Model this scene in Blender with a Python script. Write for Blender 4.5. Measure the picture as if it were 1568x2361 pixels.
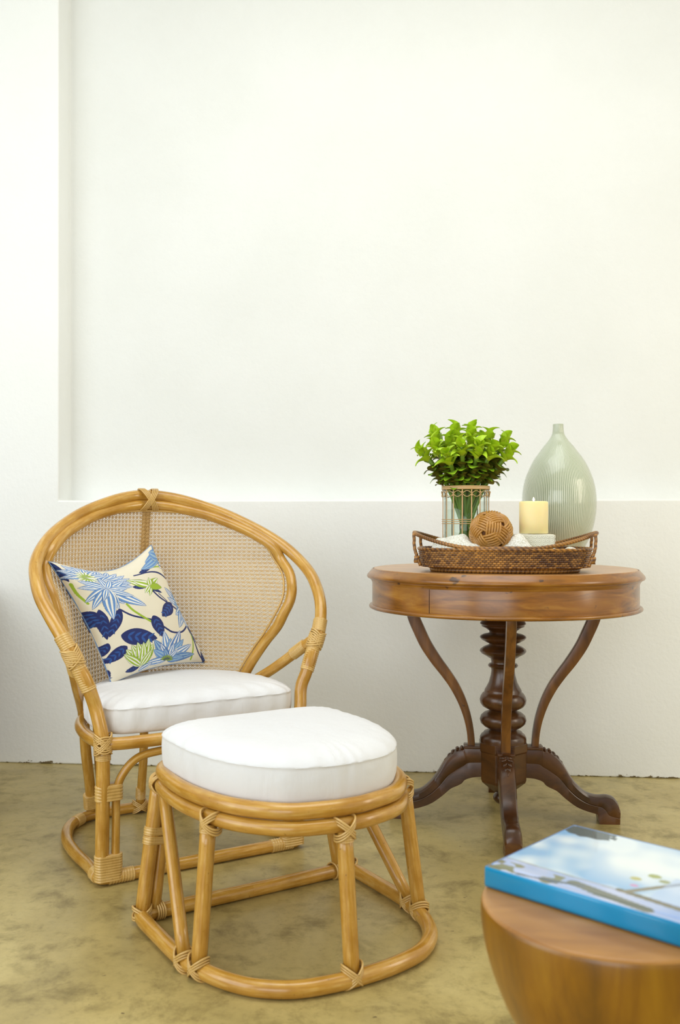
import bpy, math, random
import numpy as np
from mathutils import Vector, Matrix, Quaternion
R = math.radians
SC = bpy.context.scene
COL = SC.collection
for o in list(bpy.data.objects): bpy.data.objects.remove(o)

# ------------------------------------------------------------ camera
cam_d = bpy.data.cameras.new('camera'); cam = bpy.data.objects.new('camera', cam_d); COL.objects.link(cam)
cam.location = (0, 0, .92); cam.rotation_euler = (R(90), 0, 0)
cam_d.sensor_fit = 'VERTICAL'; cam_d.sensor_height = 36; cam_d.lens = 36*2200/2361
cam_d.shift_y = .0083
cam_d.clip_start = .05
cam_d.dof.use_dof = True; cam_d.dof.focus_distance = 2.62; cam_d.dof.aperture_fstop = 4.5
SC.camera = cam

# ------------------------------------------------------------ world and light
w = bpy.data.worlds.new('world'); SC.world = w; w.use_nodes = True
bg = w.node_tree.nodes['Background']; bg.inputs[0].default_value = (.90, .96, 1, 1); bg.inputs[1].default_value = .35
def area(name, loc, target, sx, sy, power, color):
    d = bpy.data.lights.new(name, 'AREA'); d.shape = 'RECTANGLE'; d.size = sx; d.size_y = sy; d.energy = power; d.color = color
    o = bpy.data.objects.new(name, d); COL.objects.link(o); o.location = loc
    o.rotation_euler = (Vector(target)-Vector(loc)).to_track_quat('-Z', 'Y').to_euler(); return o
area('window_daylight', (-2.58, .75, 1.55), (.3, 3.0, .9), 2.4, 2.1, 48, (.87, .94, 1))
area('front_fill', (-1.7, -4.4, 1.8), (.5, 3.4, 1.2), 3.6, 2.8, 105, (.93, .97, 1))  # unseen broad fill from the front, added to brighten wall and furniture
area('top_fill', (.1, 1.9, 3.3), (.1, 1.9, 0), 2.2, 1.6, 34, (.95, .975, 1))  # soft overhead fill added to brighten cushion tops and floor
area('warm_room_light', (2.75, 1.9, 1.5), (.3, 3.4, .9), 1.0, 1.3, 27, (1, .88, .72))
SC.view_settings.view_transform = 'Standard'; SC.view_settings.look = 'None'
SC.view_settings.gamma = 1; SC.view_settings.exposure = -.03
SC.view_settings.use_curve_mapping = False

# ------------------------------------------------------------ material helpers
def s2l(c):
    f = lambda x: x/12.92 if x <= .04045 else ((x+.055)/1.055)**2.4
    return tuple(f(v/255) for v in c)+(1,)
class NT:
    def __init__(s, name):
        s.m = bpy.data.materials.new(name); s.m.use_nodes = True; s.t = s.m.node_tree
        s.b = s.t.nodes['Principled BSDF']
    def n(s, typ, **kw):
        x = s.t.nodes.new(typ)
        for k, v in kw.items():
            if k in ('operation', 'blend_type', 'data_type', 'layer_name', 'wave_type', 'bands_direction', 'feature', 'noise_dimensions', 'attribute_name'):
                setattr(x, k, v)
            else: x.inputs[k].default_value = v
        return x
    def l(s, a, b): s.t.links.new(a, b)
    def coord(s, kind='Object', scale=(1, 1, 1)):
        c = s.n('ShaderNodeTexCoord'); mp = s.n('ShaderNodeMapping'); mp.inputs['Scale'].default_value = scale
        s.l(c.outputs[kind], mp.inputs[0]); return mp.outputs[0]
    def noise(s, vec, scale, detail=4, rough=.5, dist=0):
        x = s.n('ShaderNodeTexNoise', Scale=scale, Detail=detail, Roughness=rough, Distortion=dist); s.l(vec, x.inputs['Vector']); return x.outputs['Fac']
    def ramp(s, fac, stops):
        x = s.n('ShaderNodeValToRGB'); e = x.color_ramp.elements
        while len(e) < len(stops): e.new(.5)
        for i, (p, c) in enumerate(stops): e[i].position = p; e[i].color = c if len(c) == 4 else s2l(c)
        s.l(fac, x.inputs[0]); return x.outputs[0]
    def mix(s, fac, a, b, mode='MIX'):
        x = s.n('ShaderNodeMix', data_type='RGBA', blend_type=mode)
        for v, i in ((fac, 0), (a, 6), (b, 7)):
            if hasattr(v, 'links') or hasattr(v, 'is_linked'): s.l(v, x.inputs[i])
            else: x.inputs[i].default_value = v
        return x.outputs[2]
    def color(s, v):
        if isinstance(v, tuple): s.b.inputs['Base Color'].default_value = v
        else: s.l(v, s.b.inputs['Base Color'])
    def bump(s, fac, strength, dist=.01):
        x = s.n('ShaderNodeBump', Strength=strength, Distance=dist); s.l(fac, x.inputs['Height']); s.l(x.outputs[0], s.b.inputs['Normal'])
    def set(s, **kw):
        for k, v in kw.items(): s.b.inputs[k.replace('_', ' ')].default_value = v
        return s
M = {}
def m_rattan(name, dark, mid, light, rough=.32):
    a = NT(name); v = a.coord('UV', (7, 1.3, 1)); n = a.noise(v, 9, 5, .6)
    c1 = a.ramp(n, [(.25, dark), (.5, mid), (.78, light)])
    v2 = a.coord('UV', (1.2, 2.2, 1)); n2 = a.noise(v2, 3.1, 4, .6)
    c2 = a.mix(a.ramp(n2, [(.48, (0, 0, 0, 1)), (.72, (1, 1, 1, 1))]), c1, s2l(dark))
    x = a.n('ShaderNodeMapRange'); 
    sp = a.noise(a.coord('Object', (1, 1, 1)), 120, 2, .5)
    c3 = a.mix(a.ramp(sp, [(.70, (0, 0, 0, 1)), (.76, (.5, .5, .5, 1))]), c2, s2l((120, 78, 30)))
    a.color(c3); a.set(Roughness=rough, Coat_Weight=.4, Coat_Roughness=.15); a.bump(n, .12, .002); M[name] = a.m
m_rattan('rattan', (172, 120, 34), (200, 150, 62), (220, 182, 106), .24)
m_rattan('rattan_binding', (186, 142, 66), (212, 172, 98), (228, 196, 134), .34)
m_rattan('cane', (198, 158, 96), (218, 182, 122), (232, 204, 150), .55)
m_rattan('ball_cane', (150, 96, 30), (188, 134, 56), (206, 160, 84), .34)
m_rattan('pale_cane', (160, 118, 62), (205, 168, 112), (226, 198, 150), .5)

a = NT('plaster'); v = a.coord('Object'); n = a.noise(v, 2.2, 5, .6); n3 = a.noise(v, 55, 4, .65)
base = a.ramp(n, [(.3, (243, 244, 240)), (.7, (247, 248, 245))])
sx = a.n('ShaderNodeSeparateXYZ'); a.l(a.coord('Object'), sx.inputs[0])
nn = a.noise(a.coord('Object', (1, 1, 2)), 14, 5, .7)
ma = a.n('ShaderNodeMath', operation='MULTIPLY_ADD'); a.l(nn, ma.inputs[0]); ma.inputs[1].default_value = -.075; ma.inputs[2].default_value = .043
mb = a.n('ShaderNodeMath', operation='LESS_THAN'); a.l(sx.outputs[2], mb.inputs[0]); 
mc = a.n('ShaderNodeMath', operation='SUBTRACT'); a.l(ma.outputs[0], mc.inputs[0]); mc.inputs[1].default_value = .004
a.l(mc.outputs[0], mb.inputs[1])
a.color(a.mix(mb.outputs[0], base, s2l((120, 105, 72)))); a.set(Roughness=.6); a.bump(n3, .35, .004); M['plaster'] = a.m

a = NT('floor_concrete'); v = a.coord('Object'); n = a.noise(v, 1.6, 8, .62, .6); n2 = a.noise(v, 9, 7, .7, .3)
c1 = a.ramp(n, [(.3, (148, 131, 80)), (.48, (182, 163, 104)), (.62, (200, 182, 122)), (.75, (176, 162, 110))])
c2 = a.ramp(n2, [(.32, (.50, .48, .42, 1)), (.5, (1, 1, 1, 1)), (.7, (1.0, 1.0, 1.0, 1))])
n5 = a.noise(v, 42, 5, .75); c2b = a.ramp(n5, [(.30, (.55, .52, .46, 1)), (.46, (.96, .95, .93, 1)), (.62, (1.08, 1.08, 1.05, 1))]); c3 = a.mix(.55, a.mix(.85, c1, c2, 'MULTIPLY'), c2b, 'MULTIPLY')
sp = a.noise(a.coord('Object', (1, 1.7, 1)), 26, 3, .6)
c4 = a.mix(a.ramp(sp, [(.71, (0, 0, 0, 1)), (.735, (.85, .85, .85, 1))]), c3, s2l((84, 66, 40)))
a.color(c4); rr = a.ramp(n2, [(.3, (.42, .42, .42, 1)), (.7, (.28, .28, .28, 1))]); a.l(rr, a.b.inputs['Roughness']); a.bump(n2, .08, .003); M['floor'] = a.m

def m_wood(name, cols, stretch=(1, 1, 14), scale=3, rough=.28, coord='Object', knots=True, coat=.3):
    a = NT(name); v = a.coord(coord, stretch); n = a.noise(v, scale, 7, .6, .8)
    n2 = a.noise(a.coord(coord), 7, 3, .5)
    c = a.ramp(n, [(.28, cols[0]), (.5, cols[1]), (.72, cols[2])])
    c = a.mix(a.ramp(n2, [(.45, (0, 0, 0, 1)), (.7, (.55, .55, .55, 1))]), c, s2l(cols[0]))
    if knots:
        k = a.noise(a.coord(coord, (1, 1, 1.6)), 15, 3, .55)
        c = a.mix(a.ramp(k, [(.665, (0, 0, 0, 1)), (.70, (.85, .85, .85, 1))]), c, s2l((52, 30, 16)))
    a.color(c); a.set(Roughness=rough, Coat_Weight=coat, Coat_Roughness=.22); a.bump(n, .1, .002); M[name] = a.m
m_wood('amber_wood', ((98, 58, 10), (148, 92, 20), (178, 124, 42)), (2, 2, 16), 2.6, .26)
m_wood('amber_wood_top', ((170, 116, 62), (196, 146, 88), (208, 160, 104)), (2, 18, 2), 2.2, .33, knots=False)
m_wood('brace_wood', ((80, 46, 10), (118, 72, 20), (142, 92, 34)), (12, 12, 2), 2.5, .33)
m_wood('dark_wood', ((52, 29, 10), (84, 49, 18), (108, 67, 27)), (3, 3, 5), 3, .3, knots=False)
m_wood('stool_wood', ((112, 72, 4), (148, 98, 6), (172, 122, 18)), (9, 9, 1.2), 2.0, .36, knots=False)
m_wood('stool_top_wood', ((146, 94, 34), (176, 122, 52), (188, 134, 66)), (2, 9, 2), 2.2, .3, knots=False)

a = NT('white_fabric'); v = a.coord('Object'); n = a.noise(v, 14, 3, .5, .4); wv = a.noise(a.coord('Object', (1, 1, 1)), 700, 2, .5)
a.color(a.ramp(a.noise(v, 3, 2), [(.3, (228, 228, 230)), (.7, (234, 234, 235))])); a.set(Roughness=.85, Sheen_Weight=.15)
n9 = a.noise(a.coord('Object', (1, 1, .16)), 34, 3, .6, .5); ad = a.n('ShaderNodeMath', operation='MULTIPLY_ADD'); a.l(n9, ad.inputs[0]); ad.inputs[1].default_value = .5; a.l(n, ad.inputs[2])
a.bump(ad.outputs[0], .38, .009); M['white_fabric'] = a.m
def simple(name, c, rough=.5, **kw):
    a = NT(name); a.color(s2l(c)); a.set(Roughness=rough, **kw); M[name] = a.m; return a
def m_attr(name, rough=.7, bumpscale=0, **kw):
    a = NT(name); at = a.n('ShaderNodeAttribute', attribute_name='Col'); a.color(at.outputs['Color']); a.set(Roughness=rough, **kw)
    if bumpscale: a.bump(a.noise(a.coord('Object'), bumpscale, 3, .5), .25, .008)
    M[name] = a.m
m_attr('printed_cotton', .75, 18, Sheen_Weight=.1)
m_attr('printed_cover', .25, 0, Coat_Weight=.5)
m_attr('painted_fibre', .42, 0, Coat_Weight=.2)
simple('book_spine', (6, 146, 200), .3, Coat_Weight=.4); simple('paper', (232, 226, 208), .8)
simple('piping_blue', (120, 152, 196), .8)
a = NT('curcuma_bract'); tc = a.n('ShaderNodeTexCoord'); sx = a.n('ShaderNodeSeparateXYZ'); a.l(tc.outputs['UV'], sx.inputs[0])
a.color(a.ramp(sx.outputs[1], [(0, (196, 206, 60)), (.3, (176, 208, 28)), (1, (190, 224, 52))])); a.set(Roughness=.4, Subsurface_Weight=.25, Subsurface_Radius=(.01, .012, .004), Subsurface_Scale=.6); M['bract_top'] = a.m
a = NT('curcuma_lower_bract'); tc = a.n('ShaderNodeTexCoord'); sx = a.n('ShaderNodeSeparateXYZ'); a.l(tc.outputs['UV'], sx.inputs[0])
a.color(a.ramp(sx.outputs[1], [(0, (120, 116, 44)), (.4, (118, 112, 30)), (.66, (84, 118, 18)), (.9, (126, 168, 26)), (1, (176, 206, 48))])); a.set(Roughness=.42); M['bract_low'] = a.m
a = NT('curcuma_stem'); a.color(a.ramp(a.noise(a.coord('Object', (1, 1, .3)), 20), [(.3, (84, 116, 24)), (.7, (128, 160, 40))])); a.set(Roughness=.35); M['stem'] = a.m
a = NT('clear_glass')   # thin wall: clear transmission with a fresnel reflection
out = [n for n in a.t.nodes if n.type == 'OUTPUT_MATERIAL'][0]; tr = a.n('ShaderNodeBsdfTransparent', Color=(.94, .97, .955, 1)); gl = a.n('ShaderNodeBsdfGlossy', Roughness=.02); fr = a.n('ShaderNodeFresnel', IOR=1.5)
mx = a.n('ShaderNodeMixShader'); ge = a.n('ShaderNodeNewGeometry'); iv = a.n('ShaderNodeMath', operation='SUBTRACT'); iv.inputs[0].default_value = 1; a.l(ge.outputs['Backfacing'], iv.inputs[1]); fm = a.n('ShaderNodeMath', operation='MULTIPLY'); a.l(fr.outputs[0], fm.inputs[0]); a.l(iv.outputs[0], fm.inputs[1])
a.l(fm.outputs[0], mx.inputs[0]); a.l(tr.outputs[0], mx.inputs[1]); a.l(gl.outputs[0], mx.inputs[2]); a.l(mx.outputs[0], out.inputs[0]); M['glass'] = a.m
M['water'] = M['glass'].copy(); M['water'].name = 'water'
for n in M['water'].node_tree.nodes:
    if n.type == 'BSDF_TRANSPARENT': n.inputs[0].default_value = (.93, .97, .93, 1)
    if n.type == 'FRESNEL': n.inputs[0].default_value = 1.33
# celadon glaze with fine vertical combing
a = NT('celadon_glaze'); tc = a.n('ShaderNodeTexCoord'); mp = a.n('ShaderNodeMapping'); mp.inputs['Scale'].default_value = (1, 1.0, 1); a.l(tc.outputs['UV'], mp.inputs[0])
nz = a.noise(a.coord('UV', (9, 6, 1)), 3, 3, .5)
sx = a.n('ShaderNodeSeparateXYZ'); a.l(mp.outputs[0], sx.inputs[0])
m1 = a.n('ShaderNodeMath', operation='MULTIPLY_ADD'); a.l(nz, m1.inputs[0]); m1.inputs[1].default_value = .004; a.l(sx.outputs[0], m1.inputs[2])
m2 = a.n('ShaderNodeMath', operation='MULTIPLY'); a.l(m1.outputs[0], m2.inputs[0]); m2.inputs[1].default_value = 2*math.pi*118
m3 = a.n('ShaderNodeMath', operation='SINE'); a.l(m2.outputs[0], m3.inputs[0])
m4 = a.n('ShaderNodeMath', operation='MULTIPLY_ADD'); a.l(m3.outputs[0], m4.inputs[0]); m4.inputs[1].default_value = .5; m4.inputs[2].default_value = .5
a.color(a.ramp(m4.outputs[0], [(.05, (150, 162, 134)), (.4, (186, 194, 168)), (.8, (214, 218, 196))])); a.set(Roughness=.12, Coat_Weight=.6, Coat_Roughness=.05); a.bump(m4.outputs[0], .25, .0015); M['celadon'] = a.m
a = NT('candle_wax'); a.color(s2l((255, 230, 170))); a.set(Roughness=.45, Subsurface_Weight=.6, Subsurface_Radius=(.03, .018, .006), Subsurface_Scale=.7); M['wax'] = a.m
a = NT('flame'); a.set(Emission_Color=(1, .82, .5, 1), Emission_Strength=14); M['flame'] = a.m
simple('wick', (40, 30, 24)); simple('white_stone', (232, 230, 212), .75); simple('lace', (240, 239, 230), .9); simple('ball_inside', (96, 56, 20), .8)
simple('bud', (190, 180, 182), .5); simple('cupboard_paint', (205, 196, 170), .6)

# ------------------------------------------------------------ mesh helpers
class G:
    """collects vertices, faces and uvs; build() links them as ONE mesh object"""
    def __init__(s): s.v = []; s.f = []; s.uv = []; s.c = []
    def add(s, v, f, uv=None, col=None):
        k = len(s.v); s.v += [tuple(p) for p in v]; s.f += [tuple(i+k for i in q) for q in f]
        if uv is None: uv = [[(0, 0)]*len(q) for q in f]
        s.uv += uv
        if col is not None: s.c += col
    def sweep(s, path, rad, n=12, closed=False, sub=6, ref=None, off=None, uvs=1.0):
        """rad: number or fn(t01, theta)-> radius; off(t01, theta)->(a,b) replaces the round section"""
        P = catmull(path, closed, sub) if sub > 1 else [Vector(p) for p in path]
        m = len(P); T = []
        for i in range(m):
            a = P[(i-1) % m] if closed or i else P[0]; b = P[(i+1) % m] if closed or i < m-1 else P[-1]
            T.append((b-a).normalized())
        r0 = Vector(ref) if ref is not None else (Vector((0, 0, 1)) if abs(T[0].z) < .9 else Vector((1, 0, 0)))
        N = (r0-T[0]*r0.dot(T[0])).normalized(); Ns = [N]
        for i in range(1, m):
            if ref is not None: q = Vector(ref); N = (q-T[i]*q.dot(T[i])).normalized()
            else: N = (N-T[i]*N.dot(T[i])).normalized()
            Ns.append(N)
        tw = 0
        if closed and ref is None:
            nn = (N-T[0]*N.dot(T[0])).normalized(); tw = math.atan2(T[0].dot(nn.cross(Ns[0])), nn.dot(Ns[0]))
        L = [0]
        for i in range(1, m): L.append(L[-1]+(P[i]-P[i-1]).length)
        tot = L[-1]+((P[0]-P[-1]).length if closed else 0)
        vs = []
        for i in range(m):
            B = T[i].cross(Ns[i]); t = L[i]/tot
            for j in range(n):
                th = 2*math.pi*j/n+tw*i/m
                if off: a, b = off(t, th)
                else:
                    r = rad(t, th) if callable(rad) else rad; a, b = r*math.cos(th), r*math.sin(th)
                vs.append(P[i]+Ns[i]*a+B*b)
        fs = []; uv = []
        for i in range(m if closed else m-1):
            i2 = (i+1) % m; l1 = L[i]*uvs; l2 = (L[i+1] if i+1 < m else tot)*uvs
            for j in range(n):
                j2 = (j+1) % n
                fs.append((i*n+j, i*n+j2, i2*n+j2, i2*n+j)); u1, u2 = j/n*.2, (j+1)/n*.2
                uv.append([(u1, l1), (u2, l1), (u2, l2), (u1, l2)])
        if not closed:
            fs.append(tuple(range(n))[::-1]); uv.append([(.1, 0)]*n); fs.append(tuple(range((m-1)*n, m*n))); uv.append([(.1, tot)]*n)
        s.add(vs, fs, uv); return s
    def lathe(s, prof, n=48, uvn=1.0, cap=True, c=(0, 0)):
        m = len(prof); vs = [(c[0]+r*math.cos(2*math.pi*j/n), c[1]+r*math.sin(2*math.pi*j/n), z) for r, z in prof for j in range(n)]
        fs = []; uv = []
        for i in range(m-1):
            for j in range(n):
                j2 = (j+1) % n; fs.append((i*n+j, i*n+j2, (i+1)*n+j2, (i+1)*n+j))
                uv.append([(j/n, i/m), ((j+1)/n, i/m), ((j+1)/n, (i+1)/m), (j/n, (i+1)/m)])
        if cap:
            fs.append(tuple(range(n))[::-1]); uv.append([(0, 0)]*n); fs.append(tuple(range((m-1)*n, m*n))); uv.append([(0, 0)]*n)
        s.add(vs, fs, uv); return s
    def box(s, x0, x1, y0, y1, z0, z1):
        v = [(x, y, z) for z in (z0, z1) for y in (y0, y1) for x in (x0, x1)]
        s.add(v, [(0, 2, 3, 1), (4, 5, 7, 6), (0, 1, 5, 4), (2, 6, 7, 3), (0, 4, 6, 2), (1, 3, 7, 5)]); return s
    def ball(s, c, r, nu=10, nv=7):
        vs = [(c[0]+r*math.sin(math.pi*i/nv)*math.cos(2*math.pi*j/nu), c[1]+r*math.sin(math.pi*i/nv)*math.sin(2*math.pi*j/nu), c[2]+r*math.cos(math.pi*i/nv)) for i in range(nv+1) for j in range(nu)]
        s.add(vs, [(i*nu+j, (i+1)*nu+j, (i+1)*nu+(j+1) % nu, i*nu+(j+1) % nu) for i in range(nv) for j in range(nu)]); return s
    def mesh(s, name, mat, smooth=True, sharp=None):
        me = bpy.data.meshes.new(name); me.from_pydata([tuple(p) for p in s.v], [], s.f)
        ul = me.uv_layers.new(name='UVMap'); flat = [x for q in s.uv for p in q for x in p]; ul.data.foreach_set('uv', flat)
        if s.c:
            ca = me.color_attributes.new('Col', 'FLOAT_COLOR', 'POINT'); ca.data.foreach_set('color', np.array(s.c, dtype=np.float32).ravel())
        if smooth:
            me.polygons.foreach_set('use_smooth', [True]*len(me.polygons))
            if sharp: me.set_sharp_from_angle(angle=R(sharp))
        me.materials.append(M[mat]); return me
    def build(s, name, mat, parent=None, smooth=True, sharp=None, bevel=0):
        o = bpy.data.objects.new(name, s.mesh(name, mat, smooth, sharp)); COL.objects.link(o)
        if parent: o.parent = parent
        if bevel:
            b = o.modifiers.new('bevel', 'BEVEL'); b.width = bevel; b.segments = 3; b.limit_method = 'ANGLE'; b.angle_limit = R(40)
        return o
def catmull(pts, closed=False, sub=6):
    P = [Vector(p) for p in pts]; n = len(P); out = []
    if n == 2 and not closed: return [P[0].lerp(P[1], i/max(1, sub)) for i in range(sub+1)]
    for i in range(n if closed else n-1):
        p0 = P[(i-1) % n] if closed or i else P[0]*2-P[1]; p1 = P[i]; p2 = P[(i+1) % n]
        p3 = P[(i+2) % n] if closed or i+2 < n else P[-1]*2-P[-2]
        for k in range(sub):
            t = k/sub; out.append(.5*((2*p1)+(p2-p0)*t+(2*p0-5*p1+4*p2-p3)*t*t+(3*p1-p0-3*p2+p3)*t**3))
    if not closed: out.append(P[-1])
    return out
def tag(o, label=None, cat=None, group=None, kind=None):
    for k, v in (('label', label), ('category', cat), ('group', group), ('kind', kind)):
        if v: o[k] = v
    return o
def empty(name, loc=(0, 0, 0), rz=0, label=None, cat=None, group=None):
    o = bpy.data.objects.new(name, None); COL.objects.link(o); o.location = loc; o.rotation_euler = (0, 0, rz); o.empty_display_size = .1
    return tag(o, label, cat, group)
def binding(g, p0, p1, r, pitch=.0048, ridge=.0022, half=None, n=18):
    """closely wound cane strip round one pole (or a pair: half = vector from the middle to one pole)"""
    p0, p1 = Vector(p0), Vector(p1); L = (p1-p0).length; turns = max(2, round(L/pitch)); per = 6
    path = [p0.lerp(p1, i/(turns*per)) for i in range(turns*per+1)]
    def prof(t, th):
        e = r+ridge*(.35+.65*abs(math.cos(math.pi*(t*turns+th/(2*math.pi)))))
        if t < .001 or t > .999: e = r*.98
        return e
    if half is None: g.sweep(path, prof, n, sub=1)
    else:
        h = Vector(half); hl = h.length
        def off(t, th):
            e = prof(t, th); a, b = e*math.cos(th), e*math.sin(th)
            a += hl if math.cos(th) > .01 else (-hl if math.cos(th) < -.01 else 0)
            return a, b*(1 if abs(math.cos(th)) > .3 else .93)
        g.sweep(path, None, n+6, sub=1, ref=h, off=off)
def xring(g, c, axis, r, tilt_axis, tilt, count=3, gap=.0042, rr=.0024):
    """a few loops of cane tied diagonally over a joint"""
    ax = Vector(axis).normalized(); ta = Vector(tilt_axis).normalized(); c = Vector(c)
    for k in range(count):
        q = Quaternion(ta, tilt); nrm = q @ ax
        e1 = nrm.cross(ta).normalized(); e2 = ta
        st = 1/max(.35, abs(nrm.dot(ax)))
        cc = c+ax*((k-(count-1)/2)*gap*1.3)
        g.sweep([cc+e1*(r*st*math.cos(t))+e2*(r*math.sin(t)) for t in [2*math.pi*i/12 for i in range(12)]], rr, 6, closed=True, sub=2)

# ------------------------------------------------------------ room shell
WROT = math.atan2(-.0906, .9959); WC = (0, 3.509, 0)
def wobj(g, name, mat='plaster', bevel=0):
    o = g.build(name, mat, None, smooth=False, bevel=bevel); o.location = WC; o.rotation_euler = (0, 0, WROT); o['kind'] = 'structure'; return o
SL, SR, ZC = -2.75, 2.9, 3.4; LED = .9955; ED = -1.068; DN = .123
g = G()   # back wall: pilaster and dado in front, the shallow niche set back
v = [(SL, 0, 0), (SR, 0, 0), (SR, 0, LED), (ED, 0, LED), (ED, 0, ZC), (SL, 0, ZC),
     (SR, DN, LED), (ED, DN, LED), (SR, DN, ZC), (ED, DN, ZC), (SL, .3, 0), (SR, .3, 0), (SR, .3, ZC), (SL, .3, ZC)]
f = [(0, 1, 2, 3, 4, 5), (3, 2, 6, 7), (4, 3, 7, 9), (7, 6, 8, 9), (10, 13, 12, 11), (0, 5, 13, 10), (0, 10, 11, 1), (1, 11, 12, 8, 6, 2), (5, 4, 9, 8, 12, 13)]
g.add(v, f); o = wobj(g, 'wall_back', bevel=.006)
M['recess_dimmed'] = M['plaster'].copy(); M['recess_dimmed'].name = 'recess_dimmed'; rp = [n for n in M['recess_dimmed'].node_tree.nodes if n.type == 'VALTORGB'][0].color_ramp.elements  # same plaster, darkened in the niche to offset its brighter light
rp[0].color = s2l((230, 231, 226)); rp[1].color = s2l((235, 236, 232)); o.data.materials.append(M['recess_dimmed'])
for q in o.data.polygons:
    if q.center.z > 1.5 and abs(q.center.y-DN) < .002: q.material_index = 1
g = G(); g.box(SL-.1, SR+.1, -6.6, .3, -.12, 0); o = wobj(g, 'floor', 'floor')
g = G(); g.box(SL-.1, SR+.1, -6.6, .3, ZC, ZC+.1); wobj(g, 'ceiling')
# left wall with a wide window opening, right wall
g = G(); x0, x1 = SL-.15, SL
g.box(x0, x1, -6.6, .0, 0, .85); g.box(x0, x1, -6.6, .0, 2.65, ZC); g.box(x0, x1, -1.55, 0, .85, 2.65); g.box(x0, x1, -6.6, -4.1, .85, 2.65)
wobj(g, 'wall_left')
g = G()
for yy in (-4.1, -3.46, -2.82, -2.19, -1.6): g.box(x0+.03, x0+.09, yy, yy+.05, .85, 2.65)
for zz in (.85, 1.72, 2.6): g.box(x0+.03, x0+.09, -4.1, -1.55, zz, zz+.05)
wobj(g, 'window_1')
g = G(); g.box(SR, SR+.15, -6.6, .3, 0, ZC); wobj(g, 'wall_right')
# unseen low dark bench left of the view, added to shade the lower-left wall
g = G(); g.box(SL, -1.345, -1.5, 0, 0, .685); wobj(g, 'added_shade_bench_1', 'dark_wood', bevel=.008)

# ------------------------------------------------------------ rattan armchair
CH = (-.3623, 2.5471, 0); CROT = R(30.44); PR = .0165
chair = empty('rattan_armchair', CH, CROT, 'fan-backed rattan armchair with woven cane back beside the niche wall', 'armchair')
def tube(name, path, r=PR, parent=chair, closed=False, mat='rattan', n=14, sub=7):
    return G().sweep(path, r, n, closed, sub).build(name, mat, parent)
def mir(p): return (-p[0], p[1], p[2])
zf = PR+.0005
baseR = [(.28, .10, zf), (.285, .22, zf), (.276, .34, zf), (.240, .452, zf), (.175, .522, zf), (.07, .538, zf)]
base = [(0, -.002, zf), (.16, -.002, zf), (.262, -.002, zf), (.28, .02, zf)]+baseR+[(0, .54, zf)]
base = base+[mir(p) for p in base[-2:0:-1]]
tube('base_frame', base, closed=True, sub=5)
ZS = .358
seat = [(0, -.03, ZS), (.16, -.03, ZS), (.25, -.022, ZS), (.278, .01, ZS), (.283, .12, ZS), (.265, .24, ZS), (.22, .34, ZS), (.12, .42, ZS), (0, .445, ZS)]
seat = seat+[mir(p) for p in seat[-2:0:-1]]
tube('seat_frame', seat, closed=True, sub=5)
outer = [(.277, -.018, .355), (.284, -.012, .40), (.293, 0, .45), (.307, -.004, .49), (.320, -.003, .525), (.338, .006, .56), (.356, .012, .60), (.374, .032, .64), (.390, .063, .68),
         (.4015, .105, .72), (.403, .148, .76), (.394, .204, .80), (.368, .254, .84), (.325, .308, .88), (.262, .358, .92), (.20, .393, .95), (.113, .428, .98), (.05, .452, .9935)]
tube('outer_hoop', [mir(p) for p in outer]+[(0, .456, .9965)]+outer[::-1], r=.0175, sub=6)
inner = [(.222, .325, .375), (.240, .300, .42), (.257, .283, .463), (.272, .268, .498), (.299, .240, .553), (.318, .200, .60), (.331, .182, .64), (.346, .170, .68), (.3565, .178, .72), (.3635, .208, .76),
         (.357, .252, .80), (.336, .268, .84), (.290, .318, .88), (.232, .362, .912), (.17, .398, .938), (.09, .432, .958), (.04, .445, .966)]
# rear curve of the hoop keeps just behind the outer hoop
tube('inner_hoop', [mir(p) for p in inner]+[(0, .450, .968)]+inner[::-1], r=.0155, sub=6)
# cane panel: a real weave of pairs and diagonals on the dished back surface
zi = np.array([p[2] for p in inner]+[.968]); ui = np.array([p[0] for p in inner]+[0.0]); vi = np.array([p[1] for p in inner]+[.450])
def rim_u(z): return float(np.interp(z, zi, ui))
def cane_pt(u, z, lift=0):
    ur = max(rim_u(z), .02); vr = float(np.interp(z, zi, vi)); vc = .448+.02*math.sin(math.pi*(z-.40)/.56)
    t = min(1, abs(u)/ur); k = 1-t*t
    return (u, vr+(vc-vr)*k+lift, z)
PT = .0118; g = G(); SW = .0018
def ribbon(pts, w, wdir):
    wd = Vector(wdir); vs = []; n = len(pts)
    for p in pts:
        p = Vector(p); vs += [p-wd*w, p+Vector((0, -.0009, 0)), p+wd*w, p+Vector((0, .0006, 0))]
    fs = [(i*4+j, i*4+(j+1) % 4, i*4+4+(j+1) % 4, i*4+4+j) for i in range(n-1) for j in range(4)]
    uv = [[(.03*j, i*.01), (.03*j+.03, i*.01), (.03*j+.03, i*.01+.01), (.03*j, i*.01+.01)] for i in range(n-1) for j in range(4)]
    g.add(vs, fs, uv)
def clip_run(fn, ts, w, wd):
    run = []
    for t in ts:
        u, z, lift = fn(t)
        inside = .375 < z < .962 and abs(u) < rim_u(z)-.002
        if inside: run.append(cane_pt(u, z, lift))
        else:
            if len(run) > 1: ribbon(run, w, wd)
            run = []
    if len(run) > 1: ribbon(run, w, wd)
NC = 32; NZ = 50
for i in range(-NC, NC+1):
    for s in (-.0013, .0013):
        clip_run(lambda t: (i*PT+s, .375+t*PT, .0007 if (t+i) % 2 else -.0002), range(NZ), .0009, (1, 0, 0))
for k in range(NZ):
    for s in (-.0013, .0013):
        clip_run(lambda t: (t*PT*.5, .375+k*PT+s, .0003 if t % 2 else -.0006), range(-2*NC, 2*NC+1), .0009, (0, 0, 1))
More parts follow.
